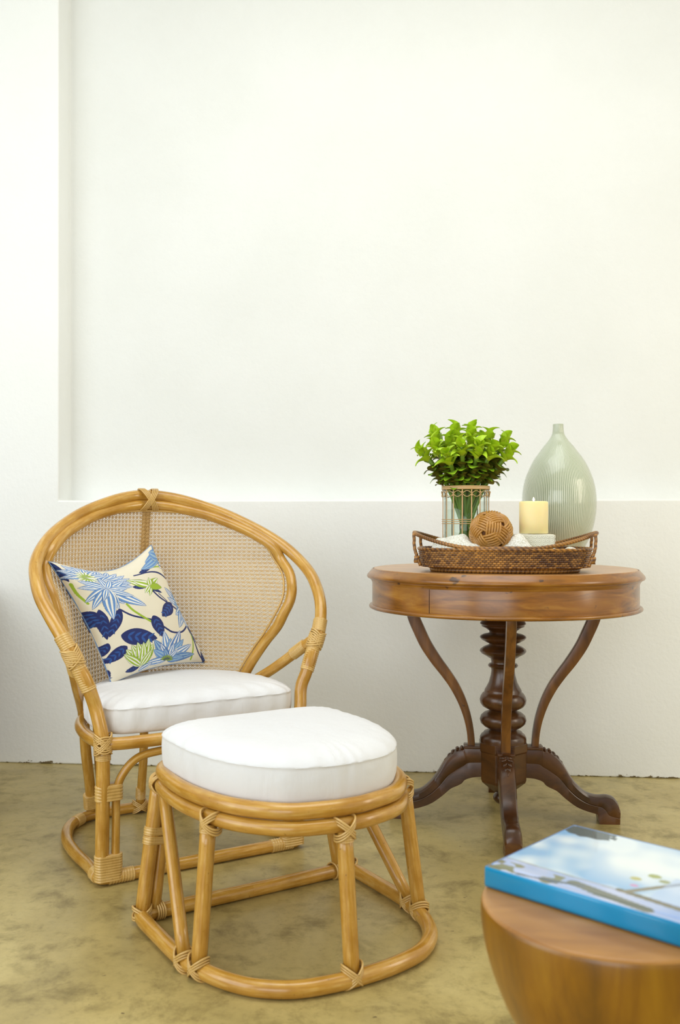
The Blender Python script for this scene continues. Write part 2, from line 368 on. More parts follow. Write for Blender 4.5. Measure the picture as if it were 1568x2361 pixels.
for d in (1, -1):
    for k in range(-NC-NZ, NC+NZ):
        clip_run(lambda t: (d*(k+t)*PT, .375+t*PT, -.0012*d), range(0, NZ), .0008, (.7, 0, -.7*d))
cp = g.build('cane_panel', 'cane', chair, smooth=False); tag(cp, 'open octagonal cane webbing of the chair back', kind='stuff')
# thin cane strip that covers the edge of the webbing
edge = [cane_pt((rim_u(z)-.016)*s, z, -.003) for s in (-1, 1) for z in ([.40, .44, .48, .53, .58, .63, .68, .72, .76, .80, .84, .88, .915, .937] if s < 0 else [.937, .915, .88, .84, .80, .76, .72, .68, .63, .58, .53, .48, .44, .40])]
edge.insert(14, cane_pt(0, .950, -.003))
tube('edge_strip', edge, r=.0035, mat='rattan_binding', n=6)
tube('back_spine', [(0, .462, .96), (0, .480, .85), (0, .492, .7), (0, .490, .5), (0, .487, .36), (0, .493, .19), (0, .527, .026)], r=.0135)
for s in (-1, 1):
    X = lambda *p: (p[0]*s, p[1], p[2])
    tube('rear_leg', [X(.350, .018, .585), X(.292, .175, .478), X(.240, .318, .395), X(.224, .358, .355), X(.200, .420, .24), X(.170, .49, .13), X(.150, .534, .03)], r=.0155)
    tube('rear_leg', [X(.180, .372, .352), X(.160, .43, .24), X(.132, .50, .12), X(.112, .536, .035)], r=.0145)
    tube('front_leg', [X(.277, -.014, .35), X(.278, -.01, .18), X(.278, -.002, .02)], r=.0175)
# slim arch braces between the front legs
tube('arch_brace', [(-.244, -.006, .05), (-.243, -.008, .15), (-.242, -.012, .235), (-.226, -.016, .28), (-.19, -.02, .315), (-.135, -.024, .3265), (-.07, -.026, .327),
     (0, -.026, .327), (.07, -.026, .327), (.135, -.024, .3265), (.19, -.02, .315), (.226, -.016, .28), (.242, -.012, .235), (.243, -.008, .15), (.244, -.006, .05)], r=.0105)
def bind(parent, *args, **kw):
    g = G(); binding(g, *args, **kw); return g.build('cane_binding', 'rattan_binding', parent)
for s in (-1, 1):
    X = lambda *p: (p[0]*s, p[1], p[2])
    # long arm wrap with a diagonal tie over the joint of hoop and brace
    bind(chair, X(.371, .028, .633), X(.355, .0125, .598), .0185, pitch=.0058)
    bind(chair, X(.340, .008, .565), X(.309, -.0035, .495), .0180, pitch=.0058)
    g = G(); ax = Vector(X(.356, .012, .60))-Vector(X(.338, .006, .56))
    for tl in (.5, -.5): xring(g, X(.347, .010, .580), ax, .0215, (0, 1, 0), tl, 5, .005, .0028)
    for tl in (.45, -.45): xring(g, X(.347, .010, .580), ax, .0212, X(.8, .6, 0), tl, 4, .005, .0028)
    g.build('cane_binding', 'rattan_binding', chair)
    bind(chair, X(.336, .055, .560), X(.318, .10, .528), .016, pitch=.0055)
    g = G()
    for tl in (.75, -.75): xring(g, X(.279, -.018, .360), (0, 0, 1), .0215, (0, 1, 0), tl, 3, .0045)
    for tl in (.6, -.6): xring(g, X(.279, -.018, .360), (0, 0, 1), .0215, (1, 0, 0), tl, 3, .0045)
    g.build('cane_binding', 'rattan_binding', chair)
    bind(chair, X(.277, -.012, .335), X(.277, -.012, .318), .0178, pitch=.0045)
    bind(chair, X(.2615, -.010, .255), X(.2615, -.0095, .215), .0175, half=(.0165, 0, 0), pitch=.008)
    bind(chair, X(.2615, -.004, .012), X(.2615, -.005, .078), .0178, half=(.0165, 0, 0), pitch=.0065)
    bind(chair, X(.262, -.002, zf), X(.195, -.002, zf), PR, pitch=.0072)
    bind(chair, X(.281, .018, zf), X(.2815, .052, zf), PR, pitch=.007)
    bind(chair, X(.140, .528, .045), X(.148, .508, .09), .0165, half=(.018*s, 0, 0), pitch=.0055)
    bind(chair, X(.190, .51, zf), X(.215, .485, zf), PR, pitch=.006)
g = G()
for tl in (.62, -.62): xring(g, (0, .452, .983), (1, 0, 0), .034, (0, 1, 0), tl*.9, 4, .004, .0024)
g.build('cane_binding', 'rattan_binding', chair)
g = G(); binding(g, (0, .523, .048), (0, .517, .085), .014)
for tl in (.6, -.6): xring(g, (0, .532, .022), (0, 0, 1), .021, (0, 1, 0), tl, 3)
g.build('cane_binding', 'rattan_binding', chair)

# ------------------------------------------------------------ cushions
def cushion(name, outline, z0, z1, crown, loc, rz, label, seed, ctr, mat='white_fabric'):
    root = empty(name, loc, rz, label, 'cushion')
    O = catmull([(x, y, 0) for x, y in outline], True, 14); n = len(O); c = Vector((ctr[0], ctr[1], 0)); rnd = random.Random(seed)
    ph = [(rnd.uniform(0, 6.3), rnd.choice([9, 14, 19, 27, 38]), rnd.uniform(.3, 1)) for _ in range(6)]
    h = z1-z0
    prof = [(0, z0+.002), (.6, z0+.001), (.93, z0), (.972, z0+.003), (.988, z0+.010), (.998, z0+.25*h), (1.004, z0+.5*h), (1.004, z0+.75*h), (1.0, z1-.006), (.9975, z1-.001),
            (1.0015, z1+.0015), (.9955, z1+.0042), (.984, z1+.0085), (.965, z1+.0135), (.93, z1+.020), (.87, z1+.027), (.76, z1+.034), (.6, z1+crown*.86), (.42, z1+crown*.95), (.22, z1+crown), (0, z1+crown)]
    vs = []
    for k, (sc, z) in enumerate(prof):
        for i, p in enumerate(O):
            d = p-c; a = i/n*2*math.pi
            wr = sum(am*math.sin(fr*a+p0+z*30*math.sin(p0)) for p0, fr, am in ph)*.0007
            kk = 1 if 4 < k < 13 else .3
            q = c+d*sc+d.normalized()*wr*kk*(1 if sc > .5 else 0)
            zz = z
            if z > z1: zz = z1+(z-z1)*(crown/.04 if k < 17 else 1)
            vs.append((q.x, q.y, zz+(wr*.8 if 8 < k < 16 else 0)))
    fs = [(i*n+j, i*n+(j+1) % n, (i+1)*n+(j+1) % n, (i+1)*n+j) for i in range(len(prof)-1) for j in range(n)]
    g = G(); g.add(vs, fs); g.build('cover', mat, root)
    g = G(); g.sweep([c+(p-c)*1.0005+Vector((0, 0, z1+.001)) for p in O[::3]], .0008, 5, True, 1); g.build('seam', mat, root)
    return root
cush_c = [(0, -.026), (.14, -.024), (.235, -.016), (.272, .03), (.278, .11), (.262, .22), (.215, .315), (.12, .385), (0, .41)]
cush_c += [(-x, y) for x, y in cush_c[-2:0:-1]]
cushion('seat_cushion', cush_c, ZS+.017, .440, .036, CH, CROT, 'white D-shaped seat cushion lying on the rattan armchair', 3, (0, .18))
OC = (-.2169, 2.3306, 0); OROT = math.atan2(.5235, .852)
# ottoman local frame here: x along the back bar, y AWAY from the camera (so the round front has negative y)
ott_top = [(0, .035), (.12, .035), (.195, .025), (.232, -.02), (.246, -.11), (.246, -.20), (.230, -.29), (.196, -.37), (.13, -.44), (.045, -.468)]
ott_bot = [(0, 0), (.15, 0), (.262, 0), (.284, -.02), (.286, -.13), (.284, -.25), (.270, -.32), (.25, -.38), (.212, -.441), (.15, -.488), (.07, -.508)]
def shift(L, dx, k=1): return [(p[0]*k+dx,)+tuple(p[1:]) for p in L]
def ringpts(half, z, y_end):
    L = [(x, y, z) for x, y in half]; return L+[(0, y_end, z)]+[mir(p) for p in L[:0:-1]]

# ------------------------------------------------------------ ottoman
ott = empty('rattan_ottoman', OC, OROT, 'D-shaped rattan footstool with splayed legs in front of the armchair', 'footstool')
OR = .0170; ZT = .345
tube('top_ring', shift(ringpts(ott_top, ZT, -.472), -.009, .975), r=OR, parent=ott, closed=True, sub=5)
tube('lower_ring', shift(ringpts([(x*1.012, y*1.012 if y < 0 else y) for x, y in ott_top], ZT-.0325, -.477), -.009, .978), r=.0155, parent=ott, closed=True, sub=5)
tube('base_ring', ringpts(ott_bot, .0175, -.512), r=.0172, parent=ott, closed=True, sub=5)
def lerp3(a, b, t): return tuple(a[i]+(b[i]-a[i])*t for i in range(3))
for s in (-1, 1):
    X = lambda *p: (p[0]*s, p[1], p[2])
    a, b = X(.232, .012, .325), X(.280, -.006, .02)
    tube('leg', [a, b], r=.0172, parent=ott)
    c, d = X(.205, .022, .315), X(.248, -.001, .03)
    tube('leg', [c, d], r=.0145, parent=ott)
    m0 = lerp3(lerp3(a, b, .37), lerp3(c, d, .37), .5); m1 = lerp3(lerp3(a, b, .50), lerp3(c, d, .50), .5)
    hv = Vector(lerp3(a, b, .43))-Vector(lerp3(c, d, .43)); hv = hv*.5
    bind(ott, m0, lerp3(m0, m1, .48), .0178, half=hv, pitch=.0065)
    bind(ott, lerp3(m0, m1, .52), m1, .0178, half=hv, pitch=.0065)
    e, f_ = X(.236, -.03, .305), X(.283, -.262, .028)
    tube('diagonal_brace', [e, f_], r=.0145, parent=ott)
    h, k = X(.245, -.300, .300), X(.274, -.318, .022)
    tube('leg', [h, k], r=.0165, parent=ott)
    for q, ax, ta in ((X(.241, -.303, .306), (0, 0, 1), (s*.95, -.3, 0)), (X(.274, -.318, .024), (0, 0, 1), (s*.95, -.3, 0)), (X(.283, -.266, .022), (0, 0, 1), (1, 0, 0))):
        g = G()
        for tl in (.7, -.7): xring(g, q, ax, .0212, ta, tl, 3, .0042)
        g.build('cane_binding', 'rattan_binding', ott)
    bind(ott, X(.2445, -.3, .296), X(.246, -.301, .283), .0165, pitch=.0045)
    g = G()
    for tl in (.55, -.55): xring(g, X(.236, .000, .312), (0, 1, 0), .021, (1, 0, 0), tl, 3)
    g.build('cane_binding', 'rattan_binding', ott); g = G()
    for tl in (.5, -.5): xring(g, X(.279, -.004, .026), (0, 0, 1), .0215, (0, 1, 0), tl, 2)
    xring(g, X(.24, 0, .02), (1, 0, 0), .0205, (0, 0, 1), .2, 4)
    g.build('cane_binding', 'rattan_binding', ott)
tube('leg', [(-.03, -.480, .300), (-.030, -.508, .022)], r=.0165, parent=ott)
for q in ((-.03, -.481, .306), (-.03, -.508, .024)):
    g = G()
    for tl in (.7, -.7): xring(g, q, (0, 0, 1), .0212, (0, 1, 0), tl, 3, .0042)
    g.build('cane_binding', 'rattan_binding', ott)
bind(ott, (-.03, -.4815, .293), (-.03, -.483, .279), .0165, pitch=.0045)
oc = [(0, .030), (.12, .030), (.186, .026), (.222, .008), (.241, -.035), (.244, -.12), (.241, -.20), (.225, -.285), (.19, -.362), (.125, -.43), (.045, -.457)]
oc = oc+[(0, -.460)]+[(-x, y) for x, y in oc[:0:-1]]
cushion('footstool_cushion', shift(oc, -.006, .972), ZT+.002, .4255, .036, OC, OROT, 'thick white D-shaped cushion on top of the rattan footstool', 8, (0, -.2))

# ------------------------------------------------------------ printed pillow
PH = empty('throw_pillow', CH, CROT, 'cream throw pillow with blue and green water-lily print leaning in the armchair', 'pillow')
PTL, PTR, PBL, PBR = (Vector(p) for p in ((-.352, .236, .8090), (-.008, .400, .8455), (-.180, .236, .466), (.168, .397, .478)))
def paint_pillow(N):
    # pattern drawn in its own flat sheet; anchor points below are in sheet units (a 1568x1450 tracing board)
    C = np.zeros((N, N, 3)); C[:] = s2l((236, 229, 208))[:3]
    src = [(70, 250), (985, 95), (620, 1370), (1465, 1180)]; dst = [(0, 1), (1, 1), (0, 0), (1, 0)]
    A = []
    B = []
    for (u, v_), (x, y) in zip(dst, src):
        A.append([u, v_, 1, 0, 0, 0, -u*x, -v_*x]); B.append(x); A.append([0, 0, 0, u, v_, 1, -u*y, -v_*y]); B.append(y)
    h = np.linalg.solve(np.array(A, float), np.array(B, float))
    jj, ii = np.meshgrid(np.linspace(0, 1, N), np.linspace(0, 1, N)); wq = h[6]*jj+h[7]*ii+1
    PX = (h[0]*jj+h[1]*ii+h[2])/wq; PY = (h[3]*jj+h[4]*ii+h[5])/wq
    navy, mid, sky, pale, white, lime, ink = [np.array(s2l(c)[:3]) for c in ((22, 38, 104), (34, 82, 160), (104, 148, 208), (160, 192, 214), (244, 243, 236), (158, 188, 48), (40, 48, 84))]
    def petal(b, t, wd, c1, c2, stripes=5, bend=0, shape=.75):
        bx, by = b; dx, dy = t[0]-bx, t[1]-by; L = math.hypot(dx, dy); ux, uy = dx/L, dy/L
        s = ((PX-bx)*ux+(PY-by)*uy)/L; q = (-(PX-bx)*uy+(PY-by)*ux); q = q-bend*np.sin(np.clip(s, 0, 1)*np.pi)
        ss = np.clip(s, 0, 1); W = wd*np.sin(np.pi*ss**shape)**.8+1e-6; tt = q/W; m = (s > 0) & (s < 1) & (abs(tt) < 1)
        st = (np.sin(tt*stripes*math.pi/1.0+ss*1.5) > -.15)
        col = np.where(st[..., None], c1, c2); edge = (abs(tt) > .93) | (abs(q) > W-2.6)
        col = np.where(edge[..., None], ink*.6+c1*.4, col); C[m] = col[m]
    def line(pts, wd, col):
        P = [np.array(p[:2], float) for p in catmull([(x, y, 0) for x, y in pts], False, 10)]
        for a_, b_ in zip(P[:-1], P[1:]):
            d = b_-a_; L2 = (d@d)+1e-9; t = np.clip(((PX-a_[0])*d[0]+(PY-a_[1])*d[1])/L2, 0, 1)
            C[np.hypot(PX-a_[0]-t*d[0], PY-a_[1]-t*d[1]) < wd] = col
    def leaf(b, t, wd, bend=0):
        petal(b, t, wd, navy, navy, 1, bend, .8)
        bx, by = b; dx, dy = t[0]-bx, t[1]-by
        for k in range(1, 5):
            f_ = k/5.5; c = (bx+dx*f_, by+dy*f_)
            for sg in (-1, 1):
                e = (c[0]+dx*.16-sg*dy/math.hypot(dx, dy)*wd*.62, c[1]+dy*.16+sg*dx/math.hypot(dx, dy)*wd*.62); petal(c, e, wd*.16, mid, mid, 1)
    line([(560, 700), (680, 770), (870, 820), (1000, 900), (1080, 940), (1180, 930), (1260, 860)], 9, navy)
    line([(620, 640), (700, 730), (890, 860)], 10, lime); line([(720, 285), (860, 290), (980, 330), (1100, 410)], 7, navy)
    line([(880, 480), (960, 570), (1060, 640), (1160, 700)], 8, navy); line([(900, 255), (1030, 290)], 6, lime)
    line([(1270, 870), (1330, 1000), (1370, 1110), (1430, 1180)], 8, navy); line([(1280, 850), (1310, 1000), (1300, 1190)], 7, lime)
    line([(200, 470), (250, 570), (320, 660)], 9, lime); line([(955, 530), (1050, 620)], 4, navy)
    leaf((395, 715), (490, 1000), 44, 0); leaf((565, 700), (500, 980), 50); leaf((930, 240), (770, 270), 26)
    leaf((590, 965), (925, 1010), 82, 0); leaf((865, 770), (990, 1000), 55, 0); leaf((1105, 640), (960, 780), 66, 0); leaf((1290, 770), (1380, 1030), 48, 0)
    leaf((690, 425), (840, 440), 26); leaf((870, 460), (1000, 530), 16); leaf((560, 400), (635, 320), 14); leaf((1420, 1060), (1445, 1190), 34)
    leaf((655, 1070), (520, 1200), 56, 0); leaf((500, 1030), (470, 1170), 40); leaf((820, 1265), (700, 1295), 26); leaf((300, 740), (420, 880), 60); leaf((480, 1240), (600, 1360), 50); leaf((60, 250), (190, 450), 30)
    # large lily upper left
    for k in range(11):
        an = R(200+k*17); petal((430, 390), (430+270*math.cos(an), 390+190*math.sin(an)), 42, sky, white, 3)
    for k in range(7):
        an = R(150+k*30); petal((310, 350), (310+200*math.cos(an), 340+150*math.sin(an)), 40, sky, white, 3)
    for k in range(14):
        an = R(k*26+9); petal((310, 360), (310+95*math.cos(an), 360+85*math.sin(an)), 18, white, lime, 1)
    for tx, ty, wd in ((240, 510, 40), (235, 430, 40), (300, 650, 42), (350, 720, 40), (400, 330, 34), (560, 330, 36), (620, 330, 40), (650, 430, 40), (600, 640, 46), (800, 660, 62), (690, 540, 40), (560, 700, 46), (515, 815, 60), (430, 620, 32), (500, 330, 30)):
        petal((455, 470), (tx, ty), wd, sky, white, 3, 4)
    # green bud top
    for tx, ty, wd, c2 in ((640, 330, 44, white), (700, 345, 38, white), (850, 545, 34, white), (800, 510, 28, white), (970, 380, 44, white), (900, 365, 30, lime), (1005, 480, 34, lime), (860, 345, 28, white)):
        petal((865, 435), (tx, ty), wd, lime, c2, 2)
    # tall blue lily at the right edge
    for tx, ty, wd in ((1040, 480, 34), (1060, 580, 34), (1110, 390, 38), (1170, 380, 36), (1230, 480, 36), (1260, 560, 34), (1290, 640, 30), (1150, 640, 30), (1180, 470, 30), (1130, 540, 26)):
        petal((1240, 690), (tx, ty), wd, sky, pale if wd < 34 else white, 3)
    for tx, ty, wd in ((1130, 760, 38), (1155, 890, 46), (1210, 840, 30), (1270, 880, 38), (1320, 800, 40), (1350, 740, 34)):
        petal((1250, 690), (tx, ty), wd, sky, white, 3)
    petal((1235, 690), (1300, 665), 26, white, white, 1)
    for tx, ty, wd in ((985, 95, 60), (860, 190, 60), (800, 240, 44), (1030, 200, 60), (1075, 250, 50), (930, 130, 50)):
        petal((1100, 300) if tx > 950 else (1040, 215), (tx, ty), wd, sky, pale, 3)
    petal((1020, 270), (1120, 310), 30, sky, white, 2)
    # low lily and green bud bottom
    for k, (tx, ty, wd) in enumerate(((890, 1020, 50), (985, 930, 50), (1060, 1000, 44), (1160, 915, 56), (1200, 1000, 44), (1285, 1040, 46), (1325, 1130, 44), (1100, 1050, 36), (1230, 1180, 36), (960, 1060, 40), (900, 1120, 40), (850, 1250, 36), (1010, 1110, 30), (1150, 1110, 30))):
        petal((1060, 1215), (tx, ty), wd, sky if k % 3 else mid*.4+sky*.6, white if k % 2 else pale, 3)
    for k in range(10):
        an = R(190+k*18); petal((1060, 1220), (1060+70*math.cos(an), 1220+55*math.sin(an)), 9, lime, navy, 1)
    for tx, ty, wd in ((650, 1100, 48), (690, 1060, 44), (890, 1060, 46), (740, 1040, 46), (840, 1010, 44), (795, 1040, 40), (640, 1140, 34), (885, 1120, 40)):
        petal((830, 1260), (tx, ty), wd, lime, white, 3)
    petal((830, 1300), (930, 1240), 26, sky, white, 2)
    return C
def build_pillow():
    N = 420; Cf = paint_pillow(N); g = G()
    t = np.linspace(0, 1, N); nrm = (PTR-PTL).cross(PBL-PTL).normalized()
    if nrm.y > 0: nrm = -nrm      # front normal points towards the sitter
    def surf(side, n, ins=1.0):
        tt = np.linspace(0, 1, n); U_, V_ = np.meshgrid(tt, tt)
        # edges pull in between the corners
        du = .050*np.sin(np.pi*V_)*(1-2*U_); dv = .050*np.sin(np.pi*U_)*(1-2*V_)
        a, b = U_+du, V_+dv
        P = sum(np.array(p)[None, None]*wgt[..., None] for p, wgt in ((PBL, (1-a)*(1-b)), (PBR, a*(1-b)), (PTL, (1-a)*b), (PTR, a*b)))
        hgt = (np.clip(16*U_*(1-U_)*V_*(1-V_), 0, 1))**.42
        wr = .0030*np.sin(9*U_+5*V_)*np.sin(7*V_-2)+.0022*np.sin(23*V_+4*np.sin(6*U_))*(1-U_)**2
        hgt = hgt*(.058 if side > 0 else .045)+wr*hgt*side
        # a sagging top edge
        P[..., 2] -= .036*np.sin(np.pi*U_**1.15)*V_**2.5
        return P+np.array(nrm)[None, None]*(hgt*side)[..., None]
    Pf = surf(1, N).reshape(-1, 3)
    col = np.concatenate([Cf.reshape(-1, 3), np.ones((N*N, 1))], 1)
    k = np.arange(N*N).reshape(N, N); q = np.stack([k[:-1, :-1], k[:-1, 1:], k[1:, 1:], k[1:, :-1]], -1).reshape(-1, 4)
    g.add(Pf.tolist(), q.tolist(), [[(0, 0)]*4]*len(q), col.tolist()); o = g.build('front_panel', 'printed_cotton', PH)
    n = 120; g = G(); Pb = surf(-1, n).reshape(-1, 3); Cb = Cf[::-1][np.ix_(np.linspace(0, N-1, n).astype(int), np.linspace(0, N-1, n).astype(int))]
    k = np.arange(n*n).reshape(n, n); q = np.stack([k[:-1, :-1], k[1:, :-1], k[1:, 1:], k[:-1, 1:]], -1).reshape(-1, 4)
    g.add(Pb.tolist(), q.tolist(), [[(0, 0)]*4]*len(q), np.concatenate([Cb.reshape(-1, 3), np.ones((n*n, 1))], 1).tolist()); g.build('back_panel', 'printed_cotton', PH)
    S = surf(1, 41); loop = [S[0, i] for i in range(40)]+[S[i, 40] for i in range(40)]+[S[40, 40-i] for i in range(40)]+[S[40-i, 0] for i in range(40)]
    g = G(); g.sweep(loop[::2], lambda t_, th: .0015+.0006*math.sin(t_*900), 7, True, 2); g.build('seam', 'piping_blue', PH)
build_pillow()

# ------------------------------------------------------------ round pedestal table
TB = (.502, 2.938, 0); TROT = R(-5)
table = empty('pedestal_table', TB, TROT, 'round antique wooden pedestal table with four scrolled feet', 'table')
ZTOP = .774
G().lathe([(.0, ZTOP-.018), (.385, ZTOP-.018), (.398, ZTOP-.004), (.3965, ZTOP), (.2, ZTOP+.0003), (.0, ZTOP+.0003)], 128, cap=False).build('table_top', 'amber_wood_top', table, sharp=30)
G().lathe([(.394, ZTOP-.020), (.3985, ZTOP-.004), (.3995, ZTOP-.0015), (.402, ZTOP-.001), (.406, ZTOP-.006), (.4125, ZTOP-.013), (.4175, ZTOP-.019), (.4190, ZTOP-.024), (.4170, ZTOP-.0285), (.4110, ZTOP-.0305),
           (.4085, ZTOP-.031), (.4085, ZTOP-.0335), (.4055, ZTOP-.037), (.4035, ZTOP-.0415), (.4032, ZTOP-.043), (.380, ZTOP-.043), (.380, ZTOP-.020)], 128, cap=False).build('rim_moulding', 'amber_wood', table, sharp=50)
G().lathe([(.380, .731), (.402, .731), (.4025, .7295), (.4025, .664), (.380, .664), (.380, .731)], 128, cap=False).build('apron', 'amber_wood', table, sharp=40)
G().lathe([(.380, .664), (.405, .664), (.410, .6625), (.4125, .6585), (.4115, .6545), (.407, .652), (.380, .652), (.380, .664)], 128, cap=False).build('lower_bead', 'amber_wood', table, sharp=60)
for an in (235.5, 52):   # glued joints of the apron
    a = R(an); g = G(); g.box(-.001, .001, -.0012, .0008, .6645, .7295); o = g.build('apron_joint', 'dark_wood', table, smooth=False); o.location = (.4022*math.cos(a), .4022*math.sin(a), 0); o.rotation_euler = (0, 0, a+math.pi/2)
G().lathe([(0, .660), (.36, .660), (.36, .668), (0, .668)], 48, cap=False).build('underside', 'dark_wood', table)
K = .000468; Z0 = .653
pp = [(60, 20), (120, 70), (148, 100), (150, 108), (138, 118), (140, 125), (120, 133), (102, 146), (92, 152), (88, 166), (100, 172), (128, 178), (148, 188), (152, 198), (140, 212), (112, 228), (92, 236), (90, 244), (102, 250), (126, 260), (148, 276), (152, 288), (140, 303), (112, 318), (98, 328),
      (82, 336), (76, 355), (78, 366), (92, 372), (98, 382), (92, 392), (78, 398), (76, 415), (80, 445), (92, 490), (108, 522), (118, 538), (121, 546), (122, 556), (134, 566), (146, 585), (152, 607), (148, 630), (134, 650), (108, 664), (94, 670), (88, 676), (100, 684), (124, 694), (144, 712), (152, 736), (146, 760), (122, 782), (98, 794), (90, 800),
      (96, 806), (124, 818), (128, 826), (142, 836), (151, 852), (152, 870), (152, 900)]
def dens2(p):  return p
G().lathe([(r*K, Z0-y*K) for r, y in pp][::-1], 64).build('pedestal', 'dark_wood', table, sharp=55)
# faceted block the feet are tenoned into
g = G(); n = 8; pr = [(152, 880), (152, 935), (146, 940), (146, 1120), (140, 1138), (64, 1205), (34, 1215)]
vs = []
for r, y in pr:
    for j in range(n): th = 2*math.pi*(j+.5)/n; vs.append((r*K/math.cos(math.pi/8)*math.cos(th), r*K/math.cos(math.pi/8)*math.sin(th), Z0-y*K))
fs = [(i*n+j, (i+1)*n+j, (i+1)*n+(j+1) % n, i*n+(j+1) % n) for i in range(len(pr)-1) for j in range(n)]+[tuple(range(n)), tuple(range((len(pr)-1)*n, len(pr)*n))[::-1]]
g.add(vs, fs); g.build('hub_block', 'dark_wood', table, smooth=False, bevel=.003)
G().lathe([(0, Z0-1296*K), (20*K, Z0-1294*K), (44*K, Z0-1284*K), (64*K, Z0-1262*K), (67*K, Z0-1245*K), (56*K, Z0-1226*K), (36*K, Z0-1216*K), (34*K, Z0-1205*K)], 32).build('finial', 'dark_wood', table)
leg_top = [(130, 905), (165, 903), (252, 905), (258, 925), (300, 935), (345, 968), (385, 1015), (430, 1090), (475, 1150), (530, 1198), (580, 1216), (620, 1220), (665, 1217), (710, 1232), (738, 1268), (748, 1305)]
leg_bot = [(130, 1105), (165, 1107), (205, 1112), (250, 1128), (272, 1152), (300, 1168), (345, 1190), (400, 1238), (470, 1288), (540, 1316), (585, 1328), (602, 1336), (606, 1352), (610, 1375), (628, 1400), (744, 1400)]
def table_foot():
    T = catmull([(r, y, 0) for r, y in leg_top], False, 4); B = catmull([(r, y, 0) for r, y in leg_bot], False, 4); m = len(T); vs = []
    sec = [(-1, .0), (-1, .42), (-.93, .46), (-1, .50), (-1, .82), (-.8, .95), (-.35, 1), (.35, 1), (.8, .95), (1, .82), (1, .50), (.93, .46), (1, .42), (1, 0)]
    for i in range(m):
        t = i/(m-1); w_ = .0245-.003*t+(.003*math.exp(-((t-.93)/.08)**2))
        for sx_, f_ in sec:
            p = B[i].lerp(T[i], f_); vs.append((p.x*K, sx_*w_, Z0-p.y*K))
    n = len(sec); fs = [(i*n+j, (i+1)*n+j, (i+1)*n+(j+1) % n, i*n+(j+1) % n) for i in range(m-1) for j in range(n)]+[tuple(range(n)), tuple(range((m-1)*n, m*n))[::-1]]
    g = G(); g.add(vs, [q[::-1] for q in fs]); return g
def leaf_carving():
    g = G()   # small acanthus spray in relief lying on the knee
    def petal(p0, p1, w_):
        p0, p1 = Vector(p0), Vector(p1); g.sweep([p0, p0.lerp(p1, .35), p0.lerp(p1, .7), p1], lambda t, th: w_*(.25+math.sin(math.pi*min(1, t*.9+.08))), 8, False, 3)
    def on(r, y, lift=4): return (r*K, 0, Z0-(y-lift)*K)
    petal(on(262, 928), on(385, 1016), .0042)
    for s in (-1, 1):
        for a_, b_, o_ in (((270, 930), (268, 934), .017), ((290, 934), (308, 944), .016), ((315, 950), (338, 968), .012), ((340, 972), (362, 994), .008)):
            p0 = Vector(on(*a_)); p1 = Vector(on(*b_)); p1.y = o_*s; petal(p0, p1, .0040)
    return g
def brace_mesh():
    pts = [(596, 12, 43), (592, 50, 44), (578, 92, 44), (548, 160, 43), (505, 250, 41), (440, 350, 38), (372, 440, 36), (318, 520, 34), (270, 615, 31), (234, 720, 28), (214, 820, 26), (206, 912, 26)]
    P = catmull([(r*K, 0, Z0-y*K) for r, y, w_ in pts], False, 4); W = [w_*K for r, y, w_ in pts]
    wid = lambda t: np.interp(t*(len(W)-1), range(len(W)), W)
    g = G()
    def off(t, th):
        c, s_ = math.cos(th), math.sin(th); k = 1/max(abs(c), abs(s_)); k = min(k, 1.28)
        return (.0145*c*k, float(wid(t))*s_*k*.92)
    g.sweep(P, None, 16, False, 1, ref=(0, 1, 0), off=off); return g
mf = table_foot().mesh('foot', 'dark_wood', True, 35); ml = leaf_carving().mesh('carved_leaf', 'dark_wood'); mb_ = brace_mesh().mesh('brace', 'brace_wood', True, 40)
for k in range(4):
    o = bpy.data.objects.new('scroll_foot', mf); COL.objects.link(o); o.parent = table; o.rotation_euler = (0, 0, k*math.pi/2)
    c = bpy.data.objects.new('carved_leaf', ml); COL.objects.link(c); c.parent = o
    b = bpy.data.objects.new('curved_brace', mb_); COL.objects.link(b); b.parent = table; b.rotation_euler = (0, 0, k*math.pi/2)
    g = G(); g.box(148*K, 256*K, -.0262, .0262, Z0-925*K, Z0-906*K); q = g.build('brace_socket', 'dark_wood', table, smooth=False, bevel=.003); q.rotation_euler = (0, 0, k*math.pi/2)

